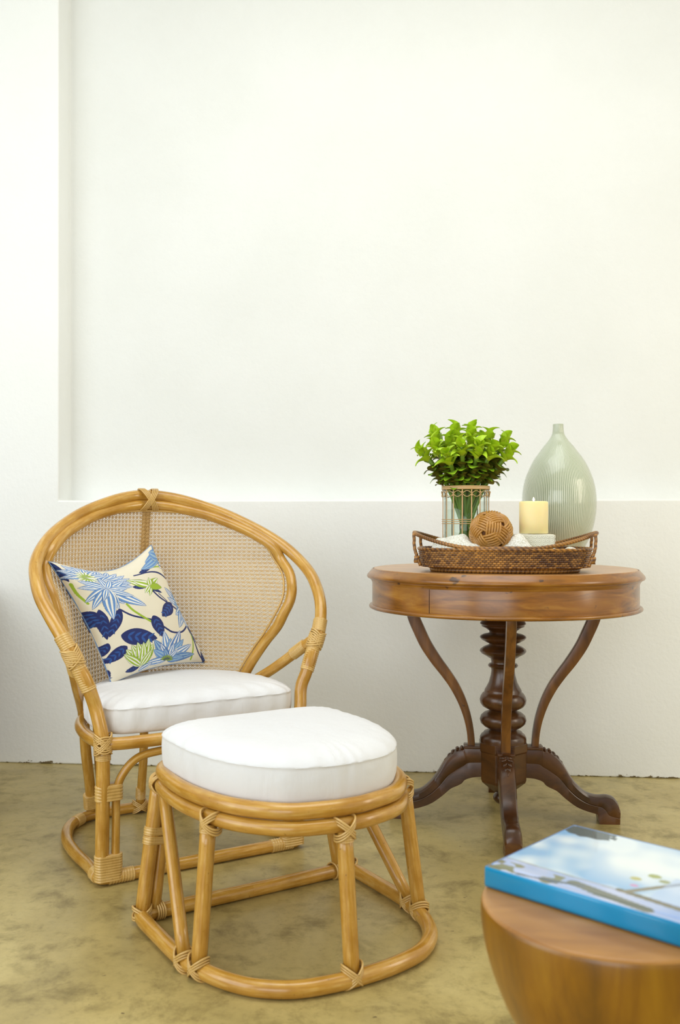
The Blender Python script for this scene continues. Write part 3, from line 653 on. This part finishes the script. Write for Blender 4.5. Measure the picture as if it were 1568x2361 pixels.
# ------------------------------------------------------------ woven tray
TY = (.470, 2.735, ZTOP+.0006); YROT = R(-11)
tray = empty('woven_tray', TY, YROT, 'oval brown woven rattan tray with raised end handles on the table', 'tray')
def sup(t, a, b, e=2.7):
    c, s = math.cos(t), math.sin(t); return (a*math.copysign(abs(c)**(2/e), c), b*math.copysign(abs(s)**(2/e), s))
def arclen(a, b, n, e=2.7):
    T = np.linspace(0, 2*math.pi, 1441); P = np.array([sup(t, a, b, e) for t in T]); L = np.r_[0, np.cumsum(np.hypot(*np.diff(P, axis=0).T))]
    q = np.linspace(0, L[-1], n, endpoint=False); return [(float(np.interp(x, L, P[:, 0])), float(np.interp(x, L, P[:, 1]))) for x in q]
TA, TBh = .243, .150
def weave_wall(name, a0, b0, a1, b1, z0, z1, rows, st, pal, inner_=False):
    su, sv = 6, 5; n = st*su; m = rows*sv; P0 = arclen(a0, b0, n); P1 = arclen(a1, b1, n); g = G(); vs = []; cs = []; rnd = np.random.RandomState(5)
    tone = rnd.rand(rows+1, st+1); zone = np.sin(np.arange(st+1)/st*2*math.pi*3+1)*.25
    for i in range(m+1):
        t = i/m; r = min(i//sv, rows-1); ph = (i/sv-r)
        for j in range(n):
            q = (j/su+(.5 if r % 2 else 0)); kk = int(q) % st; fu = q-int(q)
            bump = max(0, math.sin(math.pi*fu))**.6*max(0, math.sin(math.pi*min(1, max(0, ph))))**.5
            x = P0[j][0]*(1-t)+P1[j][0]*t; y = P0[j][1]*(1-t)+P1[j][1]*t; L = math.hypot(x/a1**2, y/b1**2)+1e-9; nx, ny = x/a1**2/L, y/b1**2/L
            d = .0034*bump-.001
            vs.append((x+nx*d, y+ny*d, z0+(z1-z0)*t))
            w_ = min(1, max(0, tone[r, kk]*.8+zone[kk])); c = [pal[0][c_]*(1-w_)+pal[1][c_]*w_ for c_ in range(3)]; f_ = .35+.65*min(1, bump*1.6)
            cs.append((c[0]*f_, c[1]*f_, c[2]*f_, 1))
    fs = [(i*n+j, i*n+(j+1) % n, (i+1)*n+(j+1) % n, (i+1)*n+j) for i in range(m) for j in range(n)]
    g.add(vs, fs, None, cs); return g.build(name, 'painted_fibre', tray)
pal = (s2l((88, 48, 12))[:3], s2l((200, 140, 58))[:3])
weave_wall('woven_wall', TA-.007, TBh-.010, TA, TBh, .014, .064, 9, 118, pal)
# inner skin, floor and foot ring
g = G(); n = 120; A0 = arclen(TA-.015, TBh-.018, n); A1 = arclen(TA-.007, TBh-.007, n)
g.add([(x, y, .016) for x, y in A0]+[(x, y, .064) for x, y in A1]+[(0, 0, .016)], [(j, n+j, n+(j+1) % n, (j+1) % n) for j in range(n)]+[((j+1) % n, j, 2*n)[::-1] for j in range(n)], None, [(*pal[0], 1)]*(2*n+1)); g.build('inner_lining', 'painted_fibre', tray)
def braid_col(g, path, r, n=10, closed=False, ridges=60, pal_=pal, twist=1, sub=6):
    k = len(g.v); g.sweep(path, lambda t, th: r*(1+.14*math.sin(2*math.pi*t*ridges+twist*th)), n, closed, sub); m = len(g.v)-k; rr = random.Random(k+3)
    rows = m//n
    for i in range(rows):
        t = i/rows
        for j in range(n):
            w_ = .5+.5*math.sin(2*math.pi*t*ridges+twist*2*math.pi*j/n); w_ = w_*.7+.2*math.sin(t*37+1)
            w_ = min(1, max(0, w_)); g.c.append(tuple(pal_[0][c]*(1-w_)*.8+pal_[1][c]*w_ for c in range(3))+(1,))
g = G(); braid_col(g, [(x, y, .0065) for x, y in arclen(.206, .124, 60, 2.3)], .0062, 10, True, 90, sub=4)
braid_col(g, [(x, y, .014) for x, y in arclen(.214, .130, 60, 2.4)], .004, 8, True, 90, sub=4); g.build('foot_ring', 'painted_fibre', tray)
g = G(); g.lathe([(0, .004), (.12, .004), (.12, .012), (0, .012)], 40, cap=False); g.c = [(*pal[0], 1)]*len(g.v)
o = g.build('tray_base', 'painted_fibre', tray); o.scale = (1.7, 1.02, 1)
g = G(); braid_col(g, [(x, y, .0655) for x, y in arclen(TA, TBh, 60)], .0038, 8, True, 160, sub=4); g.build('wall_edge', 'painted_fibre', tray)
def handle_z(x):
    t = max(0, (abs(x)-.085)/(.260-.085)); t = min(1, t); return .0695+.044*t**1.6
HP = []
for i in range(72):
    x, y = sup(2*math.pi*i/72, .252, .148, 2.5); t = min(1, max(0, (abs(x)-.085)/.17)); k = 1+.035*t
    HP.append((x*k*.985, y*(1-.10*t), handle_z(x)))
g = G(); braid_col(g, HP, .0054, 12, True, 150, sub=4, twist=2); g.build('handle_rim', 'painted_fibre', tray)
for sx_ in (-1, 1):
    for sy_ in (-1, 1):
        for dx in (0, .007):
            g = G(); braid_col(g, [(sx_*.2495, sy_*(.078+dx), .108), (sx_*.2475, sy_*(.083+dx), .070), (sx_*.2400, sy_*(.086+dx), .045), (sx_*.2300, sy_*(.086+dx), .018)], .0042, 8, False, 10); g.build('handle_post', 'painted_fibre', tray)
        g = G(); braid_col(g, [(sx_*(.2405), sy_*.090, .026), (sx_*(.2410), sy_*.090, .046)], .0078, 10, False, 5); g.build('handle_lashing', 'painted_fibre', tray)
TM = Matrix.Translation(TY) @ Matrix.Rotation(YROT, 4, 'Z')
FL = TY[2]+.016    # tray floor height

# ------------------------------------------------------------ ball, glass, candle and block positions
BALL = Vector((.4225, 2.672, .8865)); BRAD = .0595; GV = Vector((.369, 2.800, FL+.0035)); GR = .0665
BOXC = Vector((.5500, 2.712, FL+.0035)); BOXH = .883-BOXC.z; BW = .054
# lace runner crumpled in the tray
nx_, ny_ = 150, 92; g = G(); vs = []; mask = {}
TMI = TM.inverted()
for j in range(ny_):
    for i in range(nx_):
        x = -.228+.456*i/(nx_-1); y = -.134+.268*j/(ny_-1)
        e = (abs(x)/.228)**2.6+(abs(y)/.136)**2.6
        wp = TM @ Vector((x, y, 0)); X_, Y_ = wp.x, wp.y
        h = .026+.008*math.sin(31*x+9*math.sin(23*y))*math.sin(27*y+2)+.004*math.sin(83*x+31*y)+.002*math.sin(140*x-90*y)
        h += .070*math.exp(-((x+.145)/.070)**4-((y+.050)/.05)**2)
        h += .074*math.exp(-((x-.035)/.060)**2-((y+.080)/.032)**2)+.012*math.exp(-((x-.0)/.03)**2-((y+.03)/.03)**2)
        h += .040*math.exp(-((x+.06)/.05)**2-((y+.10)/.03)**2)+.028*math.exp(-((x-.20)/.05)**2-((y+.02)/.06)**2)
        h = .010+(h-.010)*max(0, 1-max(0, (e-.72))/.28)
        z = TY[2]+.013+h*.9
        dB = math.hypot(X_-BALL.x, Y_-BALL.y)
        if dB < BRAD: z = min(z, BALL.z-math.sqrt(BRAD**2-dB**2)-.0015)
        dG = math.hypot(X_-GV.x, Y_-GV.y)
        if dG < GR+.006: z = min(z, FL+.0025+max(0, dG-GR-.001)*3)
        bx, by = abs(X_-BOXC.x), abs(Y_-BOXC.y)
        if bx < BW+.006 and by < BW+.006: z = FL+.0025
        z = max(z, FL+.0015)
        vs.append((x, y, z-TY[2])); mask[(i, j)] = e <= 1
fs = [(j*nx_+i, j*nx_+i+1, (j+1)*nx_+i+1, (j+1)*nx_+i) for j in range(ny_-1) for i in range(nx_-1) if mask[i, j] and mask[i+1, j] and mask[i, j+1] and mask[i+1, j+1]]
a = NT('lace_weave'); n1 = a.noise(a.coord('Object'), 260, 2, .5); a.color(a.ramp(n1, [(.35, (212, 208, 188)), (.5, (240, 239, 228)), (.7, (248, 247, 240))])); a.set(Roughness=.9); a.bump(n1, .8, .003); M['lace_weave'] = a.m
g.add(vs, fs); o = g.build('lace_cloth', 'lace_weave'); o.location = TY; o.rotation_euler = (0, 0, YROT)
sm = o.modifiers.new('thick', 'SOLIDIFY'); sm.thickness = .0012; sm.offset = 1
tag(o, 'crumpled white lace cloth lining the woven tray', 'cloth')

# woven ball: six over-under bands of cane strands
ball = empty('rattan_ball', BALL, 0, 'woven rattan ball resting on the lace cloth in the tray', 'ball'); ball.rotation_euler = (R(28), R(35), R(12))
ph_ = (1+5**.5)/2; axs = [Vector(p).normalized() for p in ((0, 1, ph_), (0, 1, -ph_), (1, ph_, 0), (1, -ph_, 0), (ph_, 0, 1), (ph_, 0, -1))]
fr = []
for ax in axs:
    e1 = ax.orthogonal().normalized(); e2 = ax.cross(e1); fr.append((e1, e2))
def cross_dirs(i, j): return axs[i].cross(axs[j]).normalized()
phase = []
for i in range(6):
    j = (i+1) % 6; c = cross_dirs(i, j); phase.append(math.atan2(c.dot(fr[i][1]), c.dot(fr[i][0])))
sgn0 = None
def height(i, th, sg): return sg*math.cos(5*(th-phase[i]))
for bits in range(64):
    sg = [1 if bits >> k & 1 else -1 for k in range(6)]; ok = True
    for i in range(6):
        for j in range(i+1, 6):
            c = cross_dirs(i, j); hi = height(i, math.atan2(c.dot(fr[i][1]), c.dot(fr[i][0])), sg[i]); hj = height(j, math.atan2(c.dot(fr[j][1]), c.dot(fr[j][0])), sg[j])
            if hi*hj > 0: ok = False
    if ok: sgn0 = sg; break
if sgn0 is None: sgn0 = [1, -1, 1, -1, 1, -1]
for i in range(6):
    g = G(); e1, e2 = fr[i]; nst = 6
    for k in range(nst):
        lat = (k-(nst-1)/2)*.124; pts = []
        for q in range(90):
            th = 2*math.pi*q/90; rr = BRAD*.95+.0026*height(i, th, sgn0[i]); d = (e1*math.cos(th)+e2*math.sin(th))*math.cos(lat)+axs[i]*math.sin(lat)
            pts.append(d*rr)
        g.sweep(pts, .0034, 8, True, 1)
    g.build('cane_band', 'ball_cane', ball)
G().ball((0, 0, 0), BRAD*.90, 32, 20).build('core', 'ball_inside', ball)

# carved white block, candle
blk = empty('carved_block', BOXC, R(-6), 'white stone candle block carved with rows of small triangles', 'candle holder')
G().box(-BW, BW, -BW, BW, 0, BOXH-.002).build('block', 'white_stone', blk, smooth=False, bevel=.004)
g = G(); cs = .0115   # chip-carved pyramids on the four sides
for side in range(4):
    rot = Matrix.Rotation(side*math.pi/2, 4, 'Z')
    for iy in range(int((BOXH-.008)/cs)):
        for ix in range(9):
            cx_ = -BW+.002+(ix+.5)*cs; cz_ = .006+(iy+.5)*cs; h2 = cs*.46
            for (ax_, az_, bx_, bz_) in ((-1, -1, 1, -1), (1, -1, 1, 1), (1, 1, -1, 1), (-1, 1, -1, -1)):
                p = [Vector((cx_+ax_*h2, -BW-.0001, cz_+az_*h2)), Vector((cx_+bx_*h2, -BW-.0001, cz_+bz_*h2)), Vector((cx_, -BW-.0001, cz_)), Vector((cx_+(ax_+bx_)*h2*.30, -BW-.0022, cz_+(az_+bz_)*h2*.30))]
                g.add([rot @ q for q in p], [(0, 1, 3), (1, 2, 3), (2, 0, 3)])
g.build('carving', 'white_stone', blk, smooth=False)
CN = Vector((.5480, 2.700, BOXC.z+BOXH)); CR = .0402; CHt = .091
candle = empty('pillar_candle', CN, 0, 'lit cream pillar candle standing on the white carved block', 'candle')
pr = [(0, 0), (CR-.002, 0), (CR, .002), (CR+.0003, .03), (CR, CHt-.004), (CR-.002, CHt), (CR-.006, CHt+.0005), (CR-.012, CHt-.004), (CR*.45, CHt-.009), (0, CHt-.010)]
G().lathe(pr, 56, cap=False).build('wax_body', 'wax', candle)
G().sweep([(0, 0, CHt-.011), (.0005, 0, CHt-.003), (.0015, 0, CHt+.002)], .0009, 6, False, 2).build('wick', 'wick', candle)
G().lathe([(0, CHt-.001), (.0020, CHt+.001), (.0030, CHt+.005), (.0020, CHt+.008), (.0008, CHt+.011), (0, CHt+.012)], 14, cap=False).build('flame', 'flame', candle)

# ------------------------------------------------------------ celadon vase
VS = Vector((.7085, 3.075, ZTOP+.0006)); sv = 3.08/2200/7.127
vp = [(82, 132), (85, 140), (85, 180), (88, 215), (93, 262), (104, 305), (130, 352), (163, 400), (203, 450), (246, 502), (320, 600), (393, 700), (450, 800), (496, 900), (536, 1000), (564, 1100), (584, 1200), (596, 1300), (601, 1380), (600, 1450), (593, 1550), (580, 1650), (561, 1750), (534, 1850), (499, 1950), (457, 2050), (408, 2150), (355, 2250), (300, 2340), (268, 2400), (262, 2440), (255, 2453)]
prof = [(r*sv, (2453-y)*sv) for r, y in vp][::-1]
P3 = catmull([(r, 0, z) for r, z in prof], False, 4); pf = [(max(.001, p.x), p.z) for p in P3]
vase = empty('tall_vase', VS, 0, 'tall pale green combed ceramic bottle vase with narrow neck', 'vase'); vase.rotation_euler = (0, R(-.7), 0)
G().lathe([(0, 0), (.04, 0)]+pf+[(r*.86-.002, z) for r, z in pf[::-1][:30:2]], 128, cap=False).build('body', 'celadon', vase)

# ------------------------------------------------------------ glass vase in its cane cage
GH = 1.0195-GV.z
gv = empty('glass_vase', GV, 0, 'clear glass cylinder vase in an open cane cage holding green stems', 'vase')
r_o, r_i = GR-.001, GR-.004
G().lathe([(0, 0), (r_o-.003, 0), (r_o, .003), (r_o, GH-.001), (r_o-.0015, GH), (r_i, GH-.001), (r_i, .008), (0, .008)], 64, cap=False).build('glass', 'glass', gv)
WL = .952-GV.z
G().lathe([(0, .0085), (r_i, .0085), (r_i, WL), (0, WL)], 64, cap=False).build('water', 'water', gv)
cage_r = GR+.0014
for k in range(16):
    an = 2*math.pi*(k+.3)/16; g = G(); c, s_ = math.cos(an), math.sin(an)
    g.sweep([(c*cage_r, s_*cage_r, .010), (c*(cage_r+.0004), s_*(cage_r+.0004), .10), (c*cage_r, s_*cage_r, .16), (c*(cage_r+.0006), s_*(cage_r+.0006), GH-.001)], None, 8, False, 3, ref=(c, s_, 0), off=lambda t, th: (.0008*math.cos(th), .0019*math.sin(th))); g.build('cane_stake', 'pale_cane', gv)
def circ(r, z, n=40, wob=0): return [(r*math.cos(2*math.pi*i/n), r*math.sin(2*math.pi*i/n), z+wob*math.sin(8*2*math.pi*i/n)) for i in range(n)]
def ring_(name, z, hw, th=.0011, r=cage_r+.0015, wob=0, mat='pale_cane'):
    g = G(); g.sweep(circ(r, z, 64, wob), None, 8, True, 1, ref=(0, 0, 1), off=lambda t, a_: (hw*math.cos(a_), th*math.sin(a_))); g.build(name, mat, gv)
ring_('cane_band', GH-.0055, .0046, .0013); ring_('cane_band', GH-.0005, .0018, .0016)
for z in (.121, .127, .133): ring_('cane_hoop', z-.004, .0011)
for z in (.0685, .0725, .020): ring_('cane_hoop', z, .0013, r=cage_r+.001)
g = G()
for sg in (-1, 1):
    g.sweep([((cage_r+.002+.0006*sg)*math.cos(2*math.pi*i/64), (cage_r+.002+.0006*sg)*math.sin(2*math.pi*i/64), GH-.022+sg*.0085*math.cos(8*2*math.pi*i/64+.6)) for i in range(64)], .0011, 6, True, 2)
for k in range(16):
    an = 2*math.pi*(k+.3)/16; g.ball(((cage_r+.002)*math.cos(an), (cage_r+.002)*math.sin(an), GH-.022+(.0045 if k % 2 else -.0045)), .0032, 8, 6)
g.build('lattice_band', 'pale_cane', gv)
g = G(); g.sweep([(-.062, .012, GH-.005), (-.070, .012, GH+.010), (-.080, .012, GH+.026), (-.084, .012, GH+.034)], .0030, 8, False, 4); g.build('cane_end', 'pale_cane', gv)

# ------------------------------------------------------------ curcuma flowers (built in the vase's coordinates)
def bract_mesh(name, kind, mat):
    nu, nv_ = 6, 8; vs = []; uvq = []
    for j in range(nv_+1):
        t = j/nv_
        if kind == 'top': wd = .43*math.sin(math.pi*(.14+.84*t)**1.0)**.7*(1-.25*t)*.82+.012; out = -.06*math.sin(math.pi*t)+.42*t**3.2; up = t*(1-.16*t*t); cup = .34*(1-.5*t)
        else: wd = .50*math.sin(math.pi*(.20+.76*t))**.5; out = .14*t+1.1*max(0, t-.42)**1.5; up = t*.80-.62*max(0, t-.6)**1.3; cup = .34*(1-.5*t)
        for i in range(nu+1):
            s = (i/nu-.5)*2; wob = .03*math.sin(t*9+i) if t > .4 else 0
            vs.append((out-cup*s*s*(1-.4*t)+wob*.5, wd*s, up+wob*.4*abs(s)))
            uvq.append((i/nu, t))
    fs = [(j*(nu+1)+i, j*(nu+1)+i+1, (j+1)*(nu+1)+i+1, (j+1)*(nu+1)+i) for j in range(nv_) for i in range(nu)]
    g = G(); g.add(vs, fs, [[uvq[k] for k in q] for q in fs]); return g.mesh(name, mat)
BT = bract_mesh('bract_top', 'top', 'bract_top'); BL = bract_mesh('bract_low', 'low', 'bract_low')
# tip offsets from the vase axis (m): x, y, height above vase foot, label
FLW = [(-.087, .055, .390, 'green curcuma flower standing highest at the left back of the bouquet'),
       (-.133, .000, .332, 'green curcuma flower leaning furthest left out of the glass vase'),
       (-.098, -.035, .352, 'lime curcuma flower at the left front beside the furthest left one'),
       (-.066, -.072, .318, 'low lime curcuma flower facing forward at front left of the bouquet'),
       (-.046, .010, .366, 'green curcuma flower behind the front left one, left of centre'),
       (-.026, .045, .400, 'green curcuma flower with the tallest tip just left of the bouquet centre'),
       (-.022, -.070, .350, 'open lime curcuma flower at the front centre-left of the bouquet'),
       (.012, -.030, .382, 'yellow-centred curcuma flower in the top middle of the bouquet'),
       (.027, .050, .402, 'green curcuma flower at the back with its tip right of the centre top'),
       (.030, -.075, .345, 'open lime curcuma flower at front right of centre above the ball'),
       (.074, .005, .378, 'green curcuma flower on the upper right shoulder of the bouquet'),
       (.074, -.055, .338, 'shaded green curcuma flower low at the right front of the bouquet'),
       (.120, .010, .366, 'green curcuma flower near the right edge with upright tip'),
       (.136, -.015, .334, 'green curcuma flower leaning furthest right out of the glass vase'),
       (.060, .070, .372, 'green curcuma flower hidden at the back right of the bouquet'),
       (-.070, .085, .350, 'green curcuma flower hidden at the back left of the bouquet')]
rnd = random.Random(11)
for (tx, ty, tz, lab) in FLW:
    root = empty('curcuma_flower', GV, 0, lab, 'flower', 'green curcuma flowers in the glass vase')
    tz += .006; HL = .112+rnd.uniform(-.008, .008)
    foot = Vector((-tx*.36+rnd.uniform(-.016, .016), -ty*.45+rnd.uniform(-.014, .014), .012)); foot *= min(1, .052/max(.001, math.hypot(foot.x, foot.y))); foot.z = .012; tip = Vector((tx, ty, tz))
    ctrl = Vector((tx*.36, ty*.36, .215))
    path = catmull([foot, foot.lerp(ctrl, .5)+Vector((tx*.03, ty*.03, 0)), ctrl, ctrl.lerp(tip, .5)-Vector((tx*.03, ty*.03, 0)), tip-(tip-ctrl)*.10], False, 6)
    G().sweep(path, lambda t, th: .0048+.0022*min(1, max(0, (t-.45)*4)), 9, False, 1).build('stem', 'stem', root)
    ax = (tip-ctrl).normalized(); e1 = ax.orthogonal().normalized(); e2 = ax.cross(e1); nb = 18; a0 = rnd.uniform(0, 6.28)
    for k in range(nb):
        t = k/(nb-1); low = k < 10
        pos = tip-ax*(HL*(1-t)*.92+.012); an = a0+k*2.39996; rad = (e1*math.cos(an)+e2*math.sin(an))
        r0 = .0075 if low else .006*(1-t)+.001
        if low: tilt = .42+.15*rnd.random(); sc = .034+.006*t
        else:
            q = (t-.5)*2; tilt = .92-.72*q+rnd.uniform(-.14, .14); sc = .052-.010*q
        zd = (ax*math.cos(tilt)+rad*math.sin(tilt)).normalized(); yd = ax.cross(rad).normalized(); xd = yd.cross(zd)
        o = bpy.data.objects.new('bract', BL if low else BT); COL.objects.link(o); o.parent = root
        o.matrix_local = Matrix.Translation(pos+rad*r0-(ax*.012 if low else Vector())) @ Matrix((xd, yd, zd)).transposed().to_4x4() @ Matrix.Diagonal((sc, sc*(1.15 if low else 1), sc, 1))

# ------------------------------------------------------------ foreground stool and book
ST = (.3561, 1.2491, 0)
stool = empty('drum_stool', ST, 0, 'round honey-coloured wooden drum stool in the near right corner', 'stool')
sp_ = [(0, 0), (.118, 0), (.124, .006), (.122, .02), (.108, .06), (.092, .10), (.086, .135), (.089, .17), (.100, .21), (.117, .248), (.1345, .277), (.1475, .306), (.158, .335), (.1655, .3655), (.1695, .392), (.1700, .410), (.1685, .4165)]
P3 = catmull([(r, 0, z) for r, z in sp_[1:]], False, 4)
G().lathe([(0, 0)]+[(p.x, p.z) for p in P3], 96, cap=False).build('body', 'stool_wood', stool)
G().lathe([(.1685, .4165), (.1670, .4190), (.1640, .4200), (.08, .4202), (0, .4202)], 96, cap=False).build('top', 'stool_top_wood', stool)
BA = math.atan2(-.185, .199); BKo = Vector((.1990, 1.3020, .4212)); BT_ = .0275; BWd, BLn = .240, .300
book = empty('hardcover_book', BKo, BA, 'large blue-spined hardback book with a seaside photo cover on the stool', 'book')
# local x runs along the spine, y away from it
def slab(name, x0, x1, y0, y1, z0, z1, mat, bev=.0008): return G().box(x0, x1, y0, y1, z0, z1).build(name, mat, book, smooth=False, bevel=bev)
slab('back_board', 0, BLn, .003, BWd, 0, .0028, 'book_spine')
slab('page_block', .004, BLn-.004, .004, BWd-.005, .0030, BT_-.0030, 'paper')
g = G()
def spo(t, th):
    c, s_ = math.cos(th), math.sin(th); k = min(1/max(abs(c), abs(s_), 1e-6), 1.22); return (BT_/2*c*k*.985, .0035*s_*k)
g.sweep([(0, .001, BT_/2), (BLn, .001, BT_/2)], None, 20, False, 2, ref=(0, 0, 1), off=spo); g.build('spine', 'book_spine', book)
def cover_art(n, m):
    jj, ii = np.meshgrid(np.linspace(0, 1, n), np.linspace(0, 1, m)); C = np.zeros((m, n, 3)); L = lambda c: np.array(s2l(c)[:3])
    x, y = jj*BLn/.30, ii
    def fb(x, y, s, seed):
        r = np.random.RandomState(seed); out = np.zeros_like(x)
        for k in range(1, 5):
            for _ in range(4):
                a_, b_, p = r.uniform(-1, 1)*s*k*1.7, r.uniform(-1, 1)*s*k*1.7, r.uniform(0, 6.3); out += np.sin(a_*x+b_*y+p)/k
        return out/6
    cl = fb(x, y, 9, 3); f_ = np.clip(cl*1.6+.5, 0, 1)[..., None]; C[:] = L((128, 180, 226))*(1-f_)+L((226, 238, 244))*f_
    gl = np.exp(-((x-.52)/.22)**2-((y-.62)/.28)**2)[..., None]; C = C*(1-gl)+L((240, 246, 244))*gl
    tr = (fb(x, y, 22, 8)+.9*np.exp(-((x-.10)/.13)**2-((y-.93)/.09)**2)*2 > .78); C[tr & (y > .72) & (x < .5)] = L((70, 88, 92))
    m1 = (fb(x, y, 16, 4) > .12) & (y < .15) & (x < .34); C[m1] = L((128, 132, 104))
    lw = np.clip((fb(x, y, 8, 5)+.4), 0, 1)[..., None]; band = (y < .20) & (~m1); C[band] = (L((196, 206, 236))*(1-lw)+L((150, 176, 224))*lw)[band]
    for (a_, b_, c_, d_, wd, col) in ((0, .20, .70, .18, .006, (150, 160, 166)), (.58, .19, 1, .14, .022, (112, 108, 84)), (.60, .18, .80, .60, .016, (130, 124, 100)), (.40, .11, .75, .04, .035, (110, 116, 104)), (.16, .02, .44, .10, .014, (96, 108, 120)), (.85, .99, 1, .80, .03, (96, 108, 104))):
        dx, dy = c_-a_, d_-b_; t = np.clip(((x-a_)*dx+(y-b_)*dy)/(dx*dx+dy*dy), 0, 1); C[np.hypot(x-a_-t*dx, y-b_-t*dy) < wd] = L(col)
    for (cx_, cy_, r, col) in ((.62, .50, .03, (160, 170, 92)), (.57, .40, .026, (186, 184, 110)), (.60, .30, .018, (206, 150, 196)), (.68, .46, .025, (152, 160, 110))): C[np.hypot(x-cx_, y-cy_) < r] = L(col)
    rt = (x > .70) & (y > .20) & (y < .55); C[rt] = C[rt]*.45+L((176, 200, 238))*.55
    ed = (y > .985) | (x < .008); C[ed] = L((86, 140, 206))
    return C
n_, m_ = 220, 190; C = cover_art(n_, m_); g = G(); k = np.arange(n_*m_).reshape(m_, n_)
xs, ys = np.meshgrid(np.linspace(0, BLn, n_), np.linspace(.0, BWd, m_)); zz = np.full_like(xs, BT_)-.0014*np.exp(-((ys-.012)/.0022)**2)
q = np.stack([k[:-1, :-1], k[:-1, 1:], k[1:, 1:], k[1:, :-1]], -1).reshape(-1, 4)
g.add(np.stack([xs, ys, zz], -1).reshape(-1, 3).tolist(), q.tolist(), None, np.concatenate([C.reshape(-1, 3), np.ones((n_*m_, 1))], 1).tolist())
o = g.build('front_board', 'printed_cover', book); sm = o.modifiers.new('thick', 'SOLIDIFY'); sm.thickness = .0028; sm.offset = -1
